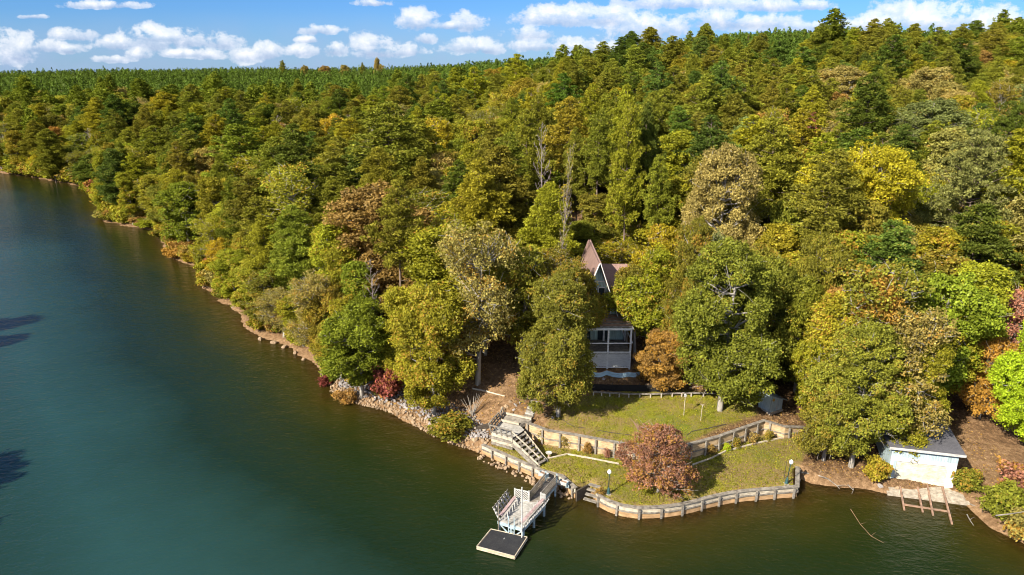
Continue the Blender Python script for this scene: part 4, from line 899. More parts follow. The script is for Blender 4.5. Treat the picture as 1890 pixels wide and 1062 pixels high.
# low rail fence at the top of the upper lawn
pf = [G(*p) for p in [(1095, 729), (1125, 731), (1160, 733), (1200, 733), (1240, 732), (1275, 731), (1320, 732)]]
r = empty('log_fence', pf[3], 'low grey log rail on short posts along the top edge of the upper lawn', 'fence')
for a, b in zip(pf[:-1], pf[1:]): MB().beam(a + (0, 0, .34), b + (0, 0, .34), .14, .13).build('rail', M['greywood'], r)
for a, b in zip(pf[:-1], pf[1:]):
    for t_ in (0, .5): c = a + (b - a) * t_; MB().box(c[0] - .06, c[0] + .06, c[1] - .16, c[1] - .08, c[2] - .3, c[2] + .38).build('post', M['lightwood'], r)
pk = [G(*p) for p in [(1088, 721), (1130, 722), (1180, 723), (1240, 724)]]
r = empty('mesh_fence', pk[1], 'black mesh fence standing behind the low log rail', 'fence')
q_ = MB()
for a, b in zip(pk[:-1], pk[1:]): q_.beam(a + (0, 0, .35), b + (0, 0, .35), .03, .75)
q_.build('netting', M['black'], r)
for a in pk: MB().beam(a + (0, .04, -.2), a + (0, .04, .95), .06, .06).build('post', M['darkwood'], r)
# pale blue scalloped screen
r = empty('canvas_screen', G(1140, 697), 'pale blue scalloped screen across the slope below the house deck', 'screen')
kp = [G(*p) + (0, 0, .1) for p in [(1092, 696), (1119, 694), (1160, 697), (1190, 692)]]
q_ = MB(); tp_ = []
for a, b in zip(kp[:-1], kp[1:]):
    for i in range(7):
        t0_, t1_ = i / 7, (i + 1) / 7; s0, s1 = math.sin(t0_ * math.pi) * .13, math.sin(t1_ * math.pi) * .13
        p0_, p1_ = a + (b - a) * t0_ - (0, s0 * 1.4, s0), a + (b - a) * t1_ - (0, s1 * 1.4, s1)
        q_.hexa([p0_, p1_, p1_ + (0, .04, 0), p0_ + (0, .04, 0)], [p0_ + (0, 0, .52), p1_ + (0, 0, .52), p1_ + (0, .04, .52), p0_ + (0, .04, .52)]); tp_.append(p0_ + (0, .02, .54))
q_.build('canvas', M['bluetarp'], r); MB().tube(tp_ + [kp[-1] + (0, .02, .54)], .03, 5).build('top_cord', M['rust'], r)
for a in kp: MB().tube([a + (0, .05, -.4), a + (0, .05, .6)], .04, 6).build('post', M['greywood'], r)
# ------------------------------------------------------------------ lamp posts, poles
def lamp(p, lean, label):
    r = empty('lamp_post', p, label, 'lamp post', 'globe lamp posts on the lower lawn')
    MB().box(p[0] - .2, p[0] + .2, p[1] - .2, p[1] + .2, p[2] - .1, p[2] + .035).build('base_slab', M['concrete'], r)
    MB().lathe((p[0], p[1], p[2] + .03), [(.15, 0), (.15, .06), (.115, .10), (.13, .3), (.10, .48), (.055, .56), (.05, .6)]).build('foot', M['metalgreen'], r, True)
    MB().lathe((p[0], p[1], p[2] + .6), [(.045, 0), (.036, 1.15), (.05, 1.18), (.05, 1.22), (.03, 1.25), (.08, 1.29), (.09, 1.33)]).build('pole', M['metalgreen'], r, True)
    MB().lathe((p[0], p[1], p[2] + 1.93), [(.075, 0), (.14, .05), (.172, .15), (.165, .24), (.12, .33), (.05, .375), (.025, .40), (.01, .44)], 18).build('globe', M['globe'], r, True)
    r.rotation_euler = lean; return r
lamp(W(1123, 912, .96), (0, 0, 0), 'upright teal lamp post with white globe beside the water steps')
lamp(W(1451, 893, .96), (0, .09, 0), 'leaning teal lamp post with white globe at the right end of the lower lawn')
for (x, y, h_, lb) in ((1262, 767, 2.0, 'thin pole with a white birdhouse on the upper lawn'),):
    p = G(x, y); r = empty('birdhouse_pole', p, lb, 'birdhouse'); MB().tube([p - (0, 0, .2), p + (0, 0, h_)], .03, 6).build('pole', M['lightwood'], r)
    MB().box(p[0] - .09, p[0] + .09, p[1] - .09, p[1] + .09, p[2] + h_, p[2] + h_ + .2).add([(p[0] - .13, p[1] - .13, p[2] + h_ + .2), (p[0] + .13, p[1] - .13, p[2] + h_ + .2), (p[0] + .13, p[1] + .13, p[2] + h_ + .2), (p[0] - .13, p[1] + .13, p[2] + h_ + .2), (p[0], p[1], p[2] + h_ + .34)], [(3, 2, 1, 0), (0, 1, 4), (1, 2, 4), (2, 3, 4), (3, 0, 4)]).build('nest_box', M['whitepaint'], r)
p = G(1293, 777); r = empty('garden_stake', p, 'thin wooden stake with a short crossbar right of the birdhouse pole', 'stake')
MB().tube([p - (0, 0, .2), p + (.05, 0, 1.7)], .028, 6).build('pole', M['lightwood'], r); MB().beam(p + (-.12, 0, 1.7), p + (.22, 0, 1.68), .05, .05).build('crossbar', M['lightwood'], r)
p = W(1447, 884, .95); o = MB().tube([p, p + (.03, 0, 1.7)], .025, 6).build('iron_stake', M['darkwood']); tag(o, 'dark thin stake just left of the leaning lamp post', 'stake')
# bird bath, benches, hose, pots
p = W(1013, 845, .95); r = empty('bird_bath', p, 'round pale stone bird bath at the foot of the wooden stairs', 'bird bath')
MB().lathe(p, [(.15, 0), (.15, .05), (.07, .12), (.06, .36), (.1, .42)]).build('pedestal', M['brick'], r, True); MB().lathe(p + (0, 0, .4), [(.1, 0), (.27, .07), (.31, .14), (.27, .14), (.18, .08), (.02, .06)]).build('bowl', M['pot'], r, True)
def planter(a, b, label):
    c = (a + b) / 2; r = empty('planter_box', c, label, 'planter', 'white planter boxes by the gangway'); d_ = (b - a) / np.linalg.norm(b - a); n = np.array([-d_[1], d_[0], 0]) * .2
    for s_ in (-1, 1): MB().beam(a + n * s_ + (0, 0, .25), b + n * s_ + (0, 0, .25), .05, .28).build('side_board', M['whitepaint'], r)
    for e_ in (a, b): MB().beam(e_ - n + (0, 0, .25), e_ + n + (0, 0, .25), .05, .29).build('end_board', M['bluewood'], r); MB().beam(e_ + (0, 0, -.1), e_ + (0, 0, .12), .3, .06).build('leg', M['bluewood'], r)
    MB().beam(a + (0, 0, .28), b + (0, 0, .28), .34, .05).build('soil', M['rust'], r)
planter(W(997, 877, .97), W(1010, 883, .97), 'white planter box on the lawn edge left of the gangway')
planter(W(1033, 893, .97), W(1047, 898, .97), 'white and blue planter box right of the gangway')
hp = [G(*q) + (0, 0, .04) for q in [(1040, 775), (1047, 782), (1062, 789), (1080, 791)]]; tag(MB().tube(hp, .03, 6).build('garden_hose', M['darkwood']), 'short black hose lying on the grass by the large oak trunk', 'hose')
hp = [G(*q) + (0, 0, .04) for q in [(1103, 795), (1125, 799), (1148, 802), (1165, 804)]]; tag(MB().tube(hp, .03, 6).build('garden_hose', M['darkwood']), 'long black hose lying on the upper lawn above the retaining wall', 'hose')
hp = [G(*q) + (0, 0, .05) for q in [(1268, 804), (1278, 797), (1310, 791), (1340, 784)]]; tag(MB().tube(hp, .045, 6).build('fallen_branch', M['darkwood']), 'thin dark branch lying on the right part of the upper lawn', 'branch')
hp = [G(*q) + (0, 0, .1) for q in [(872, 719), (893, 723), (915, 729), (932, 733)]]; tag(MB().tube(hp, [.1, .09, .07, .05], 7).build('fallen_log', M['lightwood']), 'pale fallen log on the brown slope above the stair landing', 'log')
def branch(pix, z, r0, label, name='driftwood', mat='greywood', cat='driftwood'):
    P = [W(*q[:2], z if len(q) < 3 else q[2]) for q in pix]; o = MB()
    o.tube(P, list(np.linspace(r0, r0 * .4, len(P))), 6)
    for i in range(1, len(P) - 1):
        e = P[i] + np.array([rng.normal(0, .5), rng.normal(0, .4), .18]); o.tube([P[i], (P[i] + e) / 2 + (0, 0, .05), e], [r0 * .5, r0 * .35, r0 * .15], 5)
    tag(o.build(name, M[mat]), label, cat)
branch([(1478, 872), (1505, 876), (1528, 884), (1545, 897, .2), (1550, 903, .05)], .55, .07, 'pale crooked driftwood on the bank right of the lower lawn')
branch([(1565, 895), (1575, 905), (1572, 912)], .25, .05, 'small forked driftwood piece on the bank right of the crooked one')
branch([(1570, 940), (1588, 968), (1608, 990), (1632, 1003)], .02, .022, 'long thin stick floating on the water in front of the boathouse', mat='rust')
branch([(1785, 950), (1790, 960), (1797, 970)], .06, .05, 'small branches poking out of the shallows right of the boat rails')
branch([(1790, 930), (1812, 940), (1830, 950)], .22, .05, 'grey branch lying on the bank beside the dark green bush')
branch([(1838, 952, 2.6), (1870, 948, 2.8), (1895, 944, 3.0)], 2.6, .06, 'white bare limb lying across the dark green bush')
# bare sprigs
p = G(872, 769); r = empty('leafless_bush', p, 'fan of bare upright stems on the slope left of the stair landing', 'bush')
for i in range(14):
    a = rng.uniform(-1, 1); b_ = rng.uniform(-.5, .5); L = rng.uniform(1.4, 2.6); MB().tube([p, p + (a * .3 * L, b_ * .3 * L, L * .5), p + (a * .62 * L, b_ * .4 * L, L)], [.035, .025, .01], 5).build('stem', M['whitebark'] if i % 3 else M['lightwood'], r)
p = G(1178, 795); r = empty('leafless_bush', p, 'small reddish leafless bush above the retaining wall behind the maple', 'bush')
for i in range(12):
    a = rng.uniform(-1, 1); b_ = rng.uniform(-.5, .5); L = rng.uniform(1.0, 1.7); MB().tube([p, p + (a * .4 * L, b_ * .3 * L, L * .5), p + (a * .8 * L, b_ * .4 * L, L * .8)], [.025, .018, .008], 5).build('stem', M['rust'], r)
for i, (x, y, H, R, c, lb) in enumerate([(1003, 816, 1.7, .85, 'olive', 'first small shrub against the retaining wall, next to the wooden stairs'), (1043, 826, 1.6, .85, 'khaki', 'second small shrub from the stairs against the retaining wall'),
        (1083, 838, 1.4, .7, 'rusty', 'sparse brown shrub in the middle of the retaining wall'), (1120, 846, 1.3, .5, 'red', 'small reddish shrub by the retaining wall just left of the maple'),
        (1342, 832, .9, .55, 'lime green', 'bright lime little shrub at the right half of the retaining wall'), (1358, 826, 1.3, .7, 'olive', 'sparse olive shrub right of the bright lime shrub'),
        (1388, 818, 1.3, .7, 'khaki', 'khaki shrub below the right half of the retaining wall'), (1418, 813, 1.4, .7, 'olive', 'olive shrub near the right corner of the retaining wall'),
        (1312, 838, 1.2, .8, 'rusty', 'rusty shrub at the bend of the retaining wall right of the maple'), (1108, 912, .8, .6, 'rusty', 'low rusty plant between the water steps and the upright lamp post')]):
    tree('thinshrub' if c != 'lime green' else 'shrub', W(x, y, .95), H * .85, R * .72, c, .35, label=lb)
# ------------------------------------------------------------------ stair landing
r = empty('stair_landing', W(935, 800, 1.5), 'grey wooden landing with leaning railings at the top of the yard stairs', 'landing')
fl = [W(907, 797, 2.35), W(946, 808, 2.35), W(968, 793, 2.35), W(958, 783, 2.35), W(925, 776, 2.35)]
MB().prism([p[:2] for p in fl], 2.22, 2.30).build('floor', M['deckwood'], r)
for i in range(4):
    MB().beam(fl[0] + (0, -.03, -.25 - i * .3), fl[1] + (0, -.03, -.25 - i * .3), .05, .26).build('skirt_board', M['greywood'] if i % 2 else M['lightwood'], r)
    MB().beam(fl[0] + (0, 0, -.25 - i * .3), fl[4] + (0, 0, -.25 - i * .3), .05, .26).build('skirt_board', M['greywood'], r)
up = [W(925, 776, 2.5), W(958, 783, 2.5), W(981, 774, 2.7), W(931, 763, 2.7)]
q_ = MB().hexa([p - (0, 0, .5) for p in up], [p - (0, 0, .1) for p in up]); q_.build('upper_floor', M['greywood'], r)
MB().beam(up[0] + (0, 0, .02), up[1] + (0, 0, .02), .14, .18).build('step_beam', M['lightwood'], r)
MB().beam(up[3] + (0, 0, .05), up[2] + (0, 0, .05), .14, .18).build('back_beam', M['lightwood'], r)
def rail(a, b, h_, r, n=4, lean=(0, 0, 0), mat='greywood', rails=(1.0, .3), w_=.09):
    lean = np.array(lean)
    for i in range(n + 1):
        c = a + (b - a) * i / n; MB().beam(c - (0, 0, .15), c + lean + (0, 0, h_), w_, w_).build('rail_post', M[mat], r)
    for s_ in rails: MB().beam(a + lean * s_ + (0, 0, h_ * s_), b + lean * s_ + (0, 0, h_ * s_), .11, .07).build('handrail', M[mat], r)
rail(fl[0], fl[1], .8, r, 4, (-.12, -.18, 0), 'greywood', (1.0, .12)); rail(fl[0], fl[4], .8, r, 4, (-.25, .05, 0), 'greywood', (1, .66, .33)); rail(fl[4], W(930, 766, 2.6), .8, r, 2, (-.1, .05, 0))
r = empty('yard_stairs', W(975, 835, 1.2), 'grey wooden stairs with one handrail going down to the lower lawn', 'stairs')
a0, a1, b0, b1 = W(945, 812, 2.3), W(968, 797, 2.3), W(996, 861, .97), W(1011, 853, .97)
for i in range(8):
    t_ = (i + .5) / 8; p0_, p1_ = a0 + (b0 - a0) * t_, a1 + (b1 - a1) * t_; MB().beam(p0_ + (0, 0, .06), p1_ + (0, 0, .06), .30, .06).build('tread', M['greywood'], r)
    MB().beam(p0_ + (-.1, .08, -.06), p1_ + (-.1, .08, -.06), .03, .16).build('riser', M['darkwood'], r)
for p0_, p1_ in ((a0, b0), (a1, b1)): MB().beam(p0_ + (0, -.03, -.05), p1_ + (0, -.03, -.02), .07, .34).build('stringer', M['lightwood'], r)
MB().beam(a0 + (0, 0, -.4), b0 + (-.3, 0, -.1), .05, .5).build('side_board', M['greywood'], r)
for t_ in (.02, .33, .62, .97):
    c = a0 + (b0 - a0) * t_; MB().beam(c + (0, -.1, -.2), c + (0, -.1, .88), .08, .08).build('rail_post', M['greywood'], r)
MB().beam(a0 + (0, -.1, .9), b0 + (0, -.1, .9), .11, .06).build('handrail', M['lightwood'], r)
r = empty('plank_steps', G(978, 760), 'broad plank steps climbing the slope behind the stair landing', 'steps')
s0, s1, e0, e1 = G(968, 770), G(983, 775), G(979, 743), G(993, 745)
for i in range(6):
    t_ = (i + .5) / 6; z = .12 + .02 * i; MB().beam(s0 + (e0 - s0) * t_ + (0, 0, z), s1 + (e1 - s1) * t_ + (0, 0, z), .46, .12).build('tread', M['deckwood'] if i % 2 else M['greywood'], r)
# ------------------------------------------------------------------ dock
zd = 1.12
FL, FR, RB, GR, GL, LB = W(919, 961, zd), W(966, 975, zd), W(1007, 930, zd), W(998, 928, zd), W(976, 926, zd), W(950, 921, zd)
r = empty('dock', (FL + RB) / 2 - (0, 0, zd), 'pale blue and grey lake dock with slanted bench railings on both sides', 'dock')
flo = [FL, FR, RB, GR, GL, LB]
ax = unit(FR - FL); bx_ = unit(LB - FL)
def inpoly_strip(poly, s0_, s1_):
    """cut the floor outline into one board between two offsets along the back direction"""
    nrm = np.array([-ax[1], ax[0]]); out_ = []
    def clip(P, sgn, lim):
        R2 = []
        for i in range(len(P)):
            a, b = P[i], P[(i + 1) % len(P)]; fa = sgn * ((a - FL[:2]) @ nrm - lim); fb = sgn * ((b - FL[:2]) @ nrm - lim)
            if fa >= 0: R2.append(a)
            if fa * fb < 0: R2.append(a + (b - a) * fa / (fa - fb))
        return R2
    P = clip([p[:2] for p in poly], 1, s0_); return clip(P, -1, s1_) if P else []
fl_root = None
s_ = -.4; q_ = MB()
while s_ < 5.2:
    P = inpoly_strip(flo, s_, s_ + .145)
    if len(P) > 2: q_.prism(P, zd - .05 + rng.uniform(-.004, .004), zd + rng.uniform(-.006, .006))
    s_ += .155
q_.build('floor_boards', M['deckwood'], r)
ring = flo + [FL]
for a, b in zip(ring[:-1], ring[1:]):
    MB().beam(a - (0, 0, .19), b - (0, 0, .19), .07, .26).build('fascia', M['bluewood'], r)
for p in (FL, FR, RB, GL, LB, (FL + FR) / 2, (FR + RB) / 2, (FL + LB) / 2):
    c = p + ((FL + RB) / 2 - p) * .06; MB().tube([(c[0], c[1], -2.0), (c[0], c[1], zd - .06)], .1, 9).build('piling', M['bluewood'], r)
MB().beam(FL + (.1, .05, -.3), (FL + FR) / 2 + (0, .05, -1.1), .06, .1).build('brace', M['bluewood'], r); MB().beam(FR + (-.1, .05, -.3), (FL + FR) / 2 + (.3, .05, -1.1), .06, .1).build('brace', M['bluewood'], r)
def lattice(a, b, z0, z1, r, mat='whitepaint', lean=np.zeros(3), nm='lattice_panel'):
    L = np.linalg.norm(b - a); h_ = z1 - z0; q_ = MB(); st = .17; d_ = (b - a) / L
    f = lambda s, t: a + d_ * s + (0, 0, z0 + t) + lean * (t / h_)
    k = -h_
    while k < L:
        for sg in (1, -1):
            s0_, s1_ = (k, k + h_) if sg == 1 else (k + h_, k)
            t0_, t1_ = 0., h_
            P = []
            for s, t in ((s0_, t0_), (s1_, t1_)): P.append([s, t])
            (sa, ta), (sb, tb_) = P
            def cl(sa, ta, sb, tb_):
                if sa < 0: ta += (0 - sa) / (sb - sa) * (tb_ - ta); sa = 0
                if sa > L: ta += (L - sa) / (sb - sa) * (tb_ - ta); sa = L
                return sa, ta
            if max(sa, sb) <= 0 or min(sa, sb) >= L: continue
            A_ = cl(sa, ta, sb, tb_); B_ = cl(sb, tb_, sa, ta); n_ = np.array([-d_[1], d_[0], 0]) * .008 * sg
            q_.beam(f(*A_) + n_, f(*B_) + n_, .012, .045, up=(d_ * sg + (0, 0, -1)) if True else (0, 0, 1))
        k += st
    q_.build(nm, M[mat], r)
    for t in (0, h_): MB().beam(f(0, t), f(L, t), .07, .07).build('panel_rail', M[mat], r)
lattice(LB, GL, .06, .92, r)
for p in (LB, GL): MB().beam(p, p + (0, 0, 1.0), .12, .12).build('corner_post', M['whitepaint'], r)
lattice(GR, RB, .06, .85, r); MB().beam(GR, GR + (0, 0, .95), .12, .12).build('corner_post', M['whitepaint'], r)
def bench_rail(a, b, outn, r, full):
    """slanted back rest leaning out over the water with a seat plank inside"""
    n = 6; outn = outn / np.linalg.norm(outn)
    for i in range(n):
        c = a + (b - a) * (i + .3) / n
        MB().beam(c - outn * .05 - (0, 0, .1), c + outn * .52 + (0, 0, .95), .055, .16).build('back_bracket', M['whitepaint'], r)
        if full: MB().beam(c - outn * .5, c - outn * .5 + (0, 0, .42), .08, .08).build('seat_leg', M['whitepaint'], r)
    for s_, w_ in ((.45, .16), (.75, .14), (1., .15)):
        MB().beam(a + outn * (.52 * s_ - .06) + (0, 0, .95 * s_), b + outn * (.52 * s_ - .06) + (0, 0, .95 * s_), .035, w_).build('back_plank', M['greywood'] if full else M['pinkwood'], r)
    for s_ in ((.10, .23) if full else (.08,)): MB().beam(a - outn * s_ + (0, 0, .45), b - outn * s_ + (0, 0, .45), .12, .04).build('seat_plank', M['pinkwood'], r)
ctr = (FL + FR + RB + LB) / 4
ol = np.array([-(LB - FL)[1], (LB - FL)[0], 0]); ol *= np.sign(ol @ (FL - ctr)); bench_rail(FL + (LB - FL) * .03, FL + (LB - FL) * .9, ol, r, True)
orr = np.array([-(RB - FR)[1], (RB - FR)[0], 0]); orr *= np.sign(orr @ (FR - ctr)); bench_rail(FR + (RB - FR) * .0, FR + (RB - FR) * .97, orr, r, True)
for p, h_, m_ in ((FL + (.05, -.12, 0), 1.6, 'greywood'), (FR + (-.12, -.12, 0), 3.7, 'whitepaint')):
    MB().tube([(p[0], p[1], -1.5), (p[0], p[1], zd + h_)], .05, 9).build('mooring_pole', M[m_], r)
la, lb_ = FL + (FR - FL) * .42 + (0, -.1, 0), FL + (FR - FL) * .64 + (0, -.1, 0)
for p in (la, lb_): MB().beam((p[0], p[1], .1), (p[0], p[1], zd + .75), .08, .08).build('ladder_rail', M['bluewood'], r)
for z in (.25, .55, .85): MB().beam((la[0], la[1], z), (lb_[0], lb_[1], z), .08, .05).build('ladder_rung', M['bluewood'], r)
# gangway
r = empty('gangway', W(1000, 910, .6), 'narrow gangway with lattice sides joining the dock to the seawall', 'gangway')
g0, g1, g2, g3 = W(977, 926, zd), W(997, 928, zd), W(1028, 893, 1.05), W(1008, 888, 1.05)
q_ = MB()
for i in range(26):
    t0_, t1_ = i / 26, (i + .9) / 26; a, b, c, d_ = g0 + (g3 - g0) * t0_, g1 + (g2 - g1) * t0_, g1 + (g2 - g1) * t1_, g0 + (g3 - g0) * t1_
    z = (0, 0, .05); q_.hexa([a - z, b - z, c - z, d_ - z], [a + (0, 0, .01), b + (0, 0, .01), c + (0, 0, .01), d_ + (0, 0, .01)])
q_.build('floor_boards', M['greywood'], r)
for a, b in ((g0, g3), (g1, g2)):
    MB().beam(a - (0, 0, .17), b - (0, 0, .17), .08, .22).build('side_beam', M['bluewood'], r)
    lattice(a + (b - a) * .04, a + (b - a) * .97, .12, .85, r, 'greywood'); MB().beam(a + (b - a) * .97, a + (b - a) * .97 + (0, 0, 1.0), .12, .12).build('end_post', M['bluewood'], r)
    c = a + (b - a) * .9; MB().tube([(c[0], c[1], -1), (c[0], c[1], 1.0)], .09, 8).build('piling', M['bluewood'], r)
pl = [W(1005, 885, 1.06), W(1031, 893, 1.06), W(1035, 888, 1.06), W(1012, 880, 1.06)]
MB().hexa([p - (0, 0, .05) for p in pl], pl).build('landing_plate', M['greywood'], r)
# raft
c4 = [W(880, 1008.5, .36), W(950, 1027, .36), W(973, 991.5, .36), W(906, 976.5, .36)]
r = empty('swim_raft', sum(c4) / 4 * (1, 1, 0), 'square floating raft with black top and pale rim in front of the dock', 'raft')
MB().prism([p[:2] for p in c4], .12, .335).build('float', M['tanwood'], r); ins = [p + (sum(c4) / 4 - p) * .05 for p in c4]
MB().prism([p[:2] for p in ins], .337, .362).build('mat', M['blackmat'], r)
for a, b in zip(c4, c4[1:] + c4[:1]):
    MB().beam(a + (0, 0, -.02), b + (0, 0, -.02), .06, .08).build('rim', M['lightwood'], r); MB().beam(a + (0, 0, -.2), b + (0, 0, -.2), .06, .14).build('side_plank', M['lightwood'], r)
p = sum(c4) / 4; tag(MB().beam(p + (.1, .3, .02), p + (.16, .45, .02), .05, .02).build('white_cleat', M['whitepaint']), 'tiny white cleat lying on the black raft top', 'cleat')
# ------------------------------------------------------------------ boathouse and rails
A, B = W(1637, 886, .45), W(1758, 901, .45); ux = unit(B - A); uy = np.array([-ux[1], ux[0], 0]); Wd = np.linalg.norm(B - A); Dp = 6.4; Ht = 3.25
L2 = lambda x, y, z: A + ux * x + uy * y + (0, 0, z)
r = empty('boathouse', A + ux * Wd / 2, 'white boathouse with wide roll door and flat dark roof on the right shore', 'boathouse')
def lbox(x0, x1, y0, y1, z0, z1, z1b=None):
    z1b = z1 if z1b is None else z1b
    return MB().hexa([L2(x0, y0, z0), L2(x1, y0, z0), L2(x1, y1, z0), L2(x0, y1, z0)], [L2(x0, y0, z1), L2(x1, y0, z1), L2(x1, y1, z1b), L2(x0, y1, z1b)])
lbox(0, .12, .14, Dp, -.5, Ht, Ht + .5).build('side_wall', M['bluewhite'], r); lbox(Wd - .12, Wd, .14, Dp, -.5, Ht, Ht + .5).build('side_wall', M['brick'], r); lbox(.12, Wd - .12, Dp - .12, Dp, -.5, Ht + .48).build('back_wall', M['bluewhite'], r)
lbox(0, .5, 0, .14, -.5, 1.95).build('front_jamb', M['bluewhite'], r); lbox(Wd - .62, Wd, 0, .14, -.5, 1.95).build('front_jamb', M['housepaint'], r)
lbox(0, Wd, 0, .14, 1.953, 2.38).build('lintel', worn('lavender_grey_paint', (.50, .50, .55), (.36, .36, .40), .5), r); lbox(0, Wd, -.02, .14, 2.383, 3.22).build('siding_panel', M['bluewhite'], r)
q_ = MB()
for i in range(22): x_ = .1 + i * (Wd - .2) / 21.; q_.beam(L2(x_, -.035, 2.42), L2(x_, -.035, 3.2), .035, .02)
q_.build('siding_batten', M['bluewhite'], r)
q_ = MB()
for i in range(12): q_.hexa([L2(.5, .06, -.15 + i * .172), L2(Wd - .62, .06, -.15 + i * .172), L2(Wd - .62, .12, -.15 + i * .172), L2(.5, .12, -.15 + i * .172)], [L2(.5, .10, .017 + i * .172), L2(Wd - .62, .10, .017 + i * .172), L2(Wd - .62, .12, .017 + i * .172), L2(.5, .12, .017 + i * .172)])
M['cream'] = worn('cream_door_paint', (.50, .48, .38), (.34, .31, .23), .5, grain=(2, 2, 3)); q_.build('roll_door', M['cream'], r)
rf = lbox(-.35, Wd + .35, -.4, Dp + .4, Ht + .02, Ht + .18, Ht + .70).build('roof', M['roofdark'], r)
lbox(-.37, Wd + .37, -.44, -.402, Ht - .02, Ht + .2).build('fascia_board', M['whitepaint'], rf); 
r = empty('boat_ramp_slab', L2(Wd / 2, -.7, -.2), 'weathered concrete sill in front of the boathouse door', 'slab')
lbox(-.1, Wd + .6, -1.35, -.02, -.7, -.12, -.04).build('slab', M['concrete'], r); lbox(-.3, Wd + .9, -1.8, -1.36, -.9, -.3, -.25).build('lower_slab', M['concrete'], r)
r = empty('boat_rails', W(1705, 925, .1), 'four old timber launching rails running from the boathouse into the water', 'rails')
for (x0, y0, x1, y1) in [(1659, 886, 1669, 942), (1691, 889, 1703, 946), (1711, 893, 1722, 952), (1739, 899, 1757, 968)]:
    a, b = W(x0, y0, .47), W(x1, y1, .02); MB().beam(a, b, .13, .16).build('rail', M['rust'], r)
for (x0, y0, x1, y1, z) in [(1662, 899, 1743, 914, .3), (1666, 931, 1752, 945, .06)]: MB().beam(W(x0, y0, z), W(x1, y1, z - .03), .14, .12).build('crosstie', M['rust'], r)
# ------------------------------------------------------------------ small blue shed
p0, p1 = G(1420, 766), G(1445, 763); zb = min(p0[2], p1[2]); p0[2] = p1[2] = zb; ux = unit(p1 - p0); ux = unit(ux + np.array([0, .25, 0])); uy = np.array([-ux[1], ux[0], 0]); A = p0; 
r = empty('garden_shed', p0 + ux * .9, 'small leaning pale blue shed with metal roof under the oaks', 'shed')
lbox(-.05, 1.75, -.1, 1.6, -.3, .28).build('foundation', M['concrete'], r)
fr = MB().add([L2(0, 0, .28), L2(1.65, 0, .28), L2(1.65, 0, 1.35), L2(-.15, 0, 2.15), L2(0, 1.5, .28), L2(1.65, 1.5, .28), L2(1.65, 1.5, 1.35), L2(-.15, 1.5, 2.15)], [(0, 1, 2, 3), (7, 6, 5, 4), (0, 3, 7, 4), (1, 5, 6, 2), (3, 2, 6, 7), (0, 4, 5, 1)]).build('wall', M['bluewhite'], r)
MB().hexa([L2(-.4, -.3, 2.28), L2(1.95, -.3, 1.23), L2(1.95, 1.8, 1.23), L2(-.4, 1.8, 2.28)], [L2(-.4, -.3, 2.34), L2(1.95, -.3, 1.29), L2(1.95, 1.8, 1.29), L2(-.4, 1.8, 2.34)]).build('roof', M['metalroof'], r)
for i in range(6): y_ = -.28 + i * .41; MB().beam(L2(-.4, y_, 2.36), L2(1.95, y_, 1.31), .05, .05).build('roof_seam', M['metalroof'], r)
q_ = MB(); n_ = 14; cc_ = [L2(.35 + .16 * math.cos(k_ * 2 * math.pi / n_), -.03, 1.55 + .16 * math.sin(k_ * 2 * math.pi / n_)) for k_ in range(n_)]; cd_ = [c + uy * .028 for c in cc_]
q_.add(cc_ + cd_, [tuple(range(n_)), tuple(range(2 * n_ - 1, n_ - 1, -1))] + [(i, n_ + i, n_ + (i + 1) % n_, (i + 1) % n_) for i in range(n_)]).build('round_ornament', simple('mustard_paint', (.45, .27, .04)), r)
lbox(.85, .90, -.035, -.003, .35, 1.5).build('door_edge', M['whitepaint'], r)
# ------------------------------------------------------------------ A-frame house
cx, fy = 9.3, 72.6
r = empty('house', (cx, fy + 4, 5.2), 'tall narrow A-frame house with pinkish roof and white deck, mostly hidden by oaks', 'house')
zb, za, hw, dp = 7.4, 15.0, 2.75, 9.5
def gable(y, s_=1.0, zlo=zb, t_=0.0): return [(cx - hw * s_, y, zlo), (cx + hw * s_, y, zlo), (cx, y, za + t_)]
q_ = MB(); g_, h_ = gable(fy + .5), gable(fy + dp); q_.add(g_ + h_, [(0, 1, 2), (5, 4, 3), (0, 3, 4, 1)]).build('gable_wall', M['tealpanel'], r)
for sg in (-1, 1):      # two steep roof planes with a pointed prow at the front
    e0 = np.array([cx + sg * (hw + .45), fy + .1, zb - 1.2]); e1 = np.array([cx + sg * (hw + .45), fy + dp + .3, zb - 1.2]); t0_ = np.array([cx, fy - .9, za + .25]); t1_ = np.array([cx, fy + dp + .3, za + .25]); n_ = np.array([sg * .14, 0, .05])
    MB().hexa([e0, e1, t1_, t0_], [e0 + n_, e1 + n_, t1_ + n_, t0_ + n_]).build('roof', M['roofpink'], r)
    MB().beam(e0 + (sg * .05, -.05, 0), t0_ + (sg * .06, -.04, 0), .08, .22, up=(0, 1, 0)).build('rake_board', M['housepaint'], r)
sx = lambda z: hw * (1 - (z - zb) / (za - zb))
for z, t_ in ((9.0, .16), (10.9, .14), (12.9, .10)): MB().beam((cx - sx(z), fy + .44, z), (cx + sx(z), fy + .44, z), .08, t_).build('trim', M['housepaint'], r)
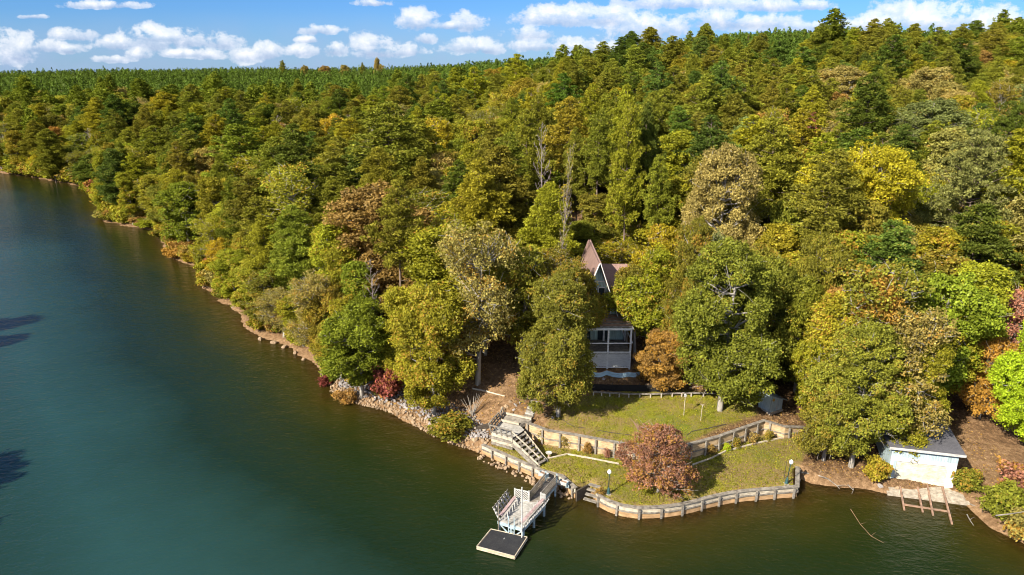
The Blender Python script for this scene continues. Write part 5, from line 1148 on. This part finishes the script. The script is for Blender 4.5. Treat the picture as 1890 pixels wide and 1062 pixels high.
for x0, x1, z0, z1 in ((-1.5, -.15, 9.15, 10.75), (.15, 1.5, 9.15, 10.75), (-.8, -.1, 11.05, 12.2), (.1, .8, 11.05, 12.2)):
    wn = MB().hexa([(cx + x0, fy + .42, z0), (cx + x1, fy + .42, z0), (cx + x1, fy + .47, z0), (cx + x0, fy + .47, z0)], [(cx + x0, fy + .42, z1), (cx + x1, fy + .42, z1), (cx + x1, fy + .47, z1), (cx + x0, fy + .47, z1)]).build('window', M['glass'], r)
    fq = MB()
    for a, b in (((x0, z0), (x1, z0)), ((x0, z1), (x1, z1)), ((x0, z0), (x0, z1)), ((x1, z0), (x1, z1))): fq.beam((cx + a[0], fy + .39, a[1]), (cx + b[0], fy + .39, b[1]), .07, .09)
    fq.build('window_frame', M['housepaint'], wn)
# right wing
wq = MB(); wq.box(cx + 1.5, cx + 10.5, fy + 4.4, fy + 9.6, 5.0, 9.6).build('wing_wall', M['tealpanel'], r)
rg, ef, eb = 12.9, fy + 3.6, fy + 10.4
MB().hexa([(cx + .8, ef, 9.4), (cx + 11.1, ef, 9.4), (cx + 11.1, (ef + eb) / 2, rg), (cx + .8, (ef + eb) / 2, rg)], [(cx + .8, ef, 9.55), (cx + 11.1, ef, 9.55), (cx + 11.1, (ef + eb) / 2, rg + .15), (cx + .8, (ef + eb) / 2, rg + .15)]).build('wing_roof', M['roofpink'], r)
MB().hexa([(cx + .8, (ef + eb) / 2 + .002, rg), (cx + 11.1, (ef + eb) / 2 + .002, rg), (cx + 11.1, eb, 9.4), (cx + .8, eb, 9.4)], [(cx + .8, (ef + eb) / 2 + .002, rg + .15), (cx + 11.1, (ef + eb) / 2 + .002, rg + .15), (cx + 11.1, eb, 9.55), (cx + .8, eb, 9.55)]).build('wing_roof', M['roofpink'], r)
MB().box(cx - 3.1, cx + 3.1, fy + .5, fy + dp, 4.6, 7.38).build('lower_wall', M['tealpanel'], r)
MB().box(cx + .2, cx + 1.5, fy + .44, fy + .48, 5.8, 7.2).build('door', M['glass'], r); MB().box(cx - 2.0, cx - .6, fy + .44, fy + .48, 5.9, 7.1).build('window', M['glass'], r)
# porch in front
x0, x1, y0, y1 = 7.6, 12.55, 69.0, fy + .38; dz = 6.15
MB().box(x0, x1, y0, y1, dz - .12, dz).build('porch_floor', M['greywood'], r)
for x_ in (x0 + .06, (x0 + x1) / 2 + .05, x1 - .06): 
    for y_ in (y0 + .06, y1 - .3): MB().box(x_ - .09, x_ + .09, y_ - .09, y_ + .09, 3.6, 9.0).build('porch_post', M['housepaint'], r)
for z, h_ in ((8.92, .2), (7.35, .1)):
    MB().beam((x0, y0 - .12, z), (x1, y0 - .12, z), .1, h_).build('porch_beam', M['housepaint'], r); MB().beam((x1 + .12, y0, z), (x1 + .12, y1, z), .1, h_).build('porch_beam', M['housepaint'], r)
for i in range(9): y_ = y0 + .1 + i * (y1 - y0 - .3) / 8.; MB().beam((x0 - .1, y_, 9.12), (x1 + .1, y_, 9.12), .12, .16).build('roof_slat', M['rust'] if i % 2 else M['greywood'], r)
MB().box(x0 + .01, x1 - .01, y0 + .22, y0 + .26, dz - 1.55, dz - .14).build('skirt_panel', M['housepaint'], r)
rr_ = MB(); lattice(np.array([x0, y0 - .01, dz - 1.6]), np.array([x1, y0 - .01, dz - 1.6]), 0, 1.7, r, 'housepaint')
MB().beam((x0, y0 - .05, dz + .15), (x1, y0 - .05, dz + .15), .1, .14).build('porch_beam', M['housepaint'], r)
# ------------------------------------------------------------------ rocks
def rock_mesh(name, mat, sub=2):
    import bmesh
    bm = bmesh.new(); bmesh.ops.create_icosphere(bm, subdivisions=sub, radius=1); ph = rng.normal(size=(5, 3)) * 1.6
    cuts = [(unit(rng.normal(size=3)), rng.uniform(.55, .85)) for _ in range(9)]
    for v in bm.verts:
        p = np.array(v.co)
        for n_, d_ in cuts:
            k_ = p @ n_ - d_
            if k_ > 0: p = p - n_ * k_ * .92
        v.co = p * (1.15, .9, .75)
    me = bpy.data.meshes.new(name); bm.to_mesh(me); bm.free(); me.materials.append(mat); return me
def rockmat(name, a, b):
    m, nt, out = newmat(name); oi = nt.nodes.new('ShaderNodeObjectInfo'); n_ = noise(nt, 3.0, 5, .65, pos(nt, obj=True))
    c = ramp(nt, n_, [(.3, a), (.7, b)]); c = mixc(nt, .6, c, ramp(nt, oi.outputs['Random'], [(0, .6), (1, 1.35)]), 'MULTIPLY'); pbsdf(nt, out, c, .9, .2, n_, .05); return m
M['rockgrey'] = rockmat('grey_riprap', (.17, .15, .145), (.37, .34, .32)); M['rocktan'] = rockmat('stained_tan_rock', (.18, .12, .075), (.40, .29, .18))
RG = [rock_mesh('grey_rock', M['rockgrey']) for _ in range(4)]; RT = [rock_mesh('tan_rock', M['rocktan']) for _ in range(4)]
rp = [np.array(p) for p in [(-2.4, 59.4)] + [tuple(W(*p)[:2]) for p in [(845, 820), (780, 790), (720, 758), (650, 740), (620, 725), (608, 700), (596, 688)]]]
seg = [(a, b, np.linalg.norm(b - a)) for a, b in zip(rp[:-1], rp[1:])]; LT = sum(s[2] for s in seg)
def along(s):
    for a, b, l in seg:
        if s <= l: return a + (b - a) * s / l, -left_n(a, b)
        s -= l
    return rp[-1], -left_n(*seg[-1][:2])
small = {0: [], 1: []}
def put_rock(me, p, s, label, group, name):
    o = link(name, me); o.location = p; o.scale = (s * rng.uniform(.8, 1.25), s * rng.uniform(.8, 1.2), s * rng.uniform(.7, 1.1)); o.rotation_euler = rng.uniform(0, 6.28, 3); tag(o, label, 'rock', group)
nrk = 0
for row in range(13):
    s = rng.uniform(0, .3)
    while s < LT:
        c, n = along(s); off = -.25 + row * .30 + rng.normal(0, .09); wid = np.interp(s / LT, [0, .1, .25, .75, .9, 1], [1.6, 3.2, 4.0, 3.4, 2.0, 1.2])
        if off < wid and rng.random() < .93:
            p = c + n * off; z = hz(*p); tan = off < .72 + .15 * rng.normal(); sz = rng.uniform(.13, .25)
            if nrk < 290 and sz > .185: put_rock((RT if tan else RG)[rng.integers(4)], (p[0], p[1], z + .06), sz, ('tan water-stained rock at the waterline of the riprap bank' if tan else 'angular pale grey rock of the riprap bank left of the seawall'), 'tan rocks at the foot of the riprap' if tan else 'grey rocks of the riprap bank', 'riprap_rock'); nrk += 1
            else: small[int(tan)].append((p[0], p[1], z + .04, sz * .85))
        s += rng.uniform(.25, .37)
for sgm in zip(SW2[1:-1], SW2[2:]):     # rubble in front of the left seawall
    a, b = np.array(sgm[0]), np.array(sgm[1]); l = np.linalg.norm(b - a); n = left_n(a, b)
    for _ in range(int(l * 7)): p = a + (b - a) * rng.random() + n * rng.uniform(.25, 1.0); small[1].append((p[0], p[1], rng.uniform(-.08, .1), rng.uniform(.12, .26)))
for k_, lst in small.items():
    bv = np.array([v.co for v in (RT if k_ else RG)[0].vertices]); bf = np.array([list(p.vertices) for p in (RT if k_ else RG)[0].polygons]); Vs = []; Fs = []
    for i, (x, y, z, s) in enumerate(lst):
        a = rng.uniform(0, 6.28, 3); from mathutils import Euler; Rm = np.array(Euler(a).to_matrix()); Vs.append((bv * s * rng.uniform(.75, 1.25, 3)) @ Rm.T + (x, y, z)); Fs.append(bf + i * len(bv))
    if lst: tag(link('rubble', npmesh('rubble', np.concatenate(Vs), np.concatenate(Fs), [M['rocktan' if k_ else 'rockgrey']])), 'small tan stones filling the waterline of the bank' if k_ else 'small grey stones filling the riprap bank', 'rubble', kind='stuff')
for i, (x, y, s, lb) in enumerate([(330, 474, .9, 'flat pale boulder at the point of the left shore'), (345, 478, .6, 'small boulder beside the flat pale one on the left shore'), (385, 529, .8, 'tan rock ledge on the left shore below the dense pine'), (376, 531, .5, 'low tan rock at the tip of the ledge on the left shore'),
        (480, 627, .7, 'pale ledge rock on the left shore under the pale grey tree'), (505, 633, .6, 'tan ledge rock just right of the pale ledge rock on the shore'), (525, 641, .7, 'wide tan ledge rock on the left shore before the red shrubs'), (545, 652, .55, 'tan rock where the ledges end on the left shore'), (560, 664, .5, 'rough tan rock under the shrubs above the rocky point'), (430, 568, .6, 'rust coloured rock at the water under the left shore trees')]):
    p = W(x, y, .05); put_rock(RT[i % 4], p, s * .7, lb, None, 'shore_boulder')
for i, (x, y, s) in enumerate([(942, 742, .3), (952, 748, .25), (935, 752, .28), (960, 744, .2), (928, 757, .35), (948, 757, .2), (1008, 768, .25), (1020, 772, .2), (1195, 713, .3), (1115, 700, .25), (1655, 903, .3), (1625, 898, .25), (1795, 880, .3), (1805, 885, .25)]):
    p = G(x, y); put_rock(RG[i % 4] if i % 2 else RT[i % 4], p, s, ['pale stone on the brown slope behind the stair landing', 'pale stone near the trunk of the large oak', 'pale stone on the shaded slope below the house', 'stone on the bank near the boathouse'][0 if i < 6 else 1 if i < 8 else 2 if i < 10 else 3], ['stones behind the stair landing', 'stones near the oak trunk', 'stones below the house', 'stones near the boathouse'][0 if i < 6 else 1 if i < 8 else 2 if i < 10 else 3], 'stone')
# lawn tufts
n_ = 42000; P = np.stack([rng.uniform(-3, 30, n_), rng.uniform(49, 67, n_)], 1)
k_ = (sdist(P[:, 0], P[:, 1], TERR)[0] > .35) | (sdist(P[:, 0], P[:, 1], ULAWN)[0] > .2); P = P[k_]; zz = height(P[:, 0], P[:, 1]); n_ = len(P)
an = rng.uniform(0, 6.28, n_); h_ = rng.uniform(.03, .09, n_); C = np.stack([P[:, 0], P[:, 1], zz], 1); dx = np.stack([np.cos(an), np.sin(an), 0 * an], 1) * .05; ln = rng.normal(0, .03, (n_, 3)); ln[:, 2] = h_
V = np.stack([C - dx, C + dx, C + dx * .6 + ln, C - dx * .6 + ln], 1).reshape(-1, 3)
gmh = npmesh('lawn_grass', V, np.arange(4 * n_).reshape(n_, 4), [M['leaf']], {'lf': ('FACE', 'FLOAT_VECTOR', rng.random((n_, 3)))})
o = link('lawn_grass', gmh); o.color = (.22, .21, .02, .22); tag(o, 'short tufty grass growing on both lawns', 'grass', kind='stuff')

n_ = 26000; P = np.stack([rng.uniform(-14, 45, n_), rng.uniform(49, 78, n_)], 1)
dA = sdist(P[:, 0], P[:, 1], LAND)[0]; gr = (sdist(P[:, 0], P[:, 1], TERR)[0] > 0) | (sdist(P[:, 0], P[:, 1], ULAWN)[0] > 0)
k_ = (dA > .6) & (~gr | (rng.random(n_) < .07)); P = P[k_]; zz = height(P[:, 0], P[:, 1]); n_ = len(P)
C = np.stack([P[:, 0], P[:, 1], zz + .04], 1); V, f_ = leaves(C, unit(rng.normal(0, .35, (n_, 3)) + (0, 0, 1)), .13, 1.2)
o = link('fallen_leaves', npmesh('fallen_leaves', V, f_, [M['leaf']], {'lf': ('FACE', 'FLOAT_VECTOR', rng.random((n_, 3)))})); o.color = (.30, .20, .10, .45); tag(o, 'fallen brown leaves scattered over the bare soil and the lawns', 'leaves', kind='stuff')
# ------------------------------------------------------------------ labels of the forest trees
def colname(px):
    for lim, s in ((130, 'above the far left cove'), (300, 'above the second cove on the left'), (470, 'above the left shore point'), (640, 'above the rocky left shore'), (800, 'above the riprap bank'), (960, 'above the stair landing'),
                   (1090, 'above the house from its left'), (1220, 'straight above the house'), (1370, 'above the upper lawn'), (1500, 'above the blue shed'), (1640, 'above the leaning lamp post'), (1780, 'above the boathouse')):
        if px < lim: return s
    return 'at the right edge'
def rowname(py):
    for lim, s in ((95, 'on the skyline'), (140, 'just under the skyline'), (185, 'high up'), (235, 'in the upper forest'), (300, 'in the middle forest'), (380, 'half way down'), (480, 'in the lower forest')):
        if py < lim: return s
    return 'low down by the bank'
ORD = ['leftmost', 'second', 'third', 'fourth', 'fifth', 'sixth', 'seventh', 'eighth', 'ninth', 'tenth', 'eleventh', 'twelfth', 'thirteenth', 'fourteenth']
LOOK = {'olive': 'olive', 'green': 'green', 'grey brown': 'grey-brown', 'yellow green': 'yellow-green', 'dark green': 'dark green', 'deep green': 'deep green', 'bright green': 'bright green', 'lime green': 'lime', 'sage green': 'sage green'}
bk = {}; opp = []
for (e, px, py, c, word, kind, label, p, R, group) in TREES:
    e['group'] = {'pine': 'tall pines of the wooded hill', 'densepine': 'bushy pines of the wooded hill', 'bigpine': 'broad pines at the right edge', 'youngpine': 'young pines at the front of the plantation', 'bare': 'bare trees in the forest', 'shrub': 'shrubs along the shore', 'thinshrub': 'shrubs along the retaining wall',
                  'maple': 'maples around the yard', 'redbare': 'thin red-leaved trees'}.get(kind, 'autumn broadleaf trees of the wooded hill')
    if label: e['label'] = label; continue
    if px < -5 or px > 1895 or p[1] < 95 and p[0] < -50 and py > 300 and px < 5:
        e['label'] = (f'{LOOK.get(c, c)} {word} on the opposite bank beyond the left edge, ' + ['nearest', 'second nearest', 'third nearest', 'fourth nearest', 'fifth nearest', 'farthest', 'last'][min(6, opp.append(1) or len(opp) - 1)] + ' of them') if p[0] < -50 and p[1] < 100 and kind in ('oak', 'densepine') else f'{LOOK.get(c, c)} {word} just outside the picture edge'; e['group'] = e['group'] + ' outside the picture'; continue
    bk.setdefault((LOOK.get(c, c), word, colname(px), rowname(py)), []).append((px, e))
for (c, word, cn, rn), lst in bk.items():
    lst.sort(key=lambda q: q[0]); word = word.replace('thin-leaved tree with pale branches', 'pale-branched tree').replace('young pointed pine', 'pointed pine')
    for i, (px, e) in enumerate(lst):
        base = f'{c} {word} {rn}, {cn}'
        e['label'] = base if len(lst) == 1 else (f'{ORD[min(i, 13)]} ' + ('' if i == 0 else 'from left, ') + base)
        if i >= 13: e['label'] = f'further {base}'
for (e, *_r) in TREES:
    w_ = e['label'].split()
    if len(w_) > 16: e['label'] = ' '.join(w_[:16])
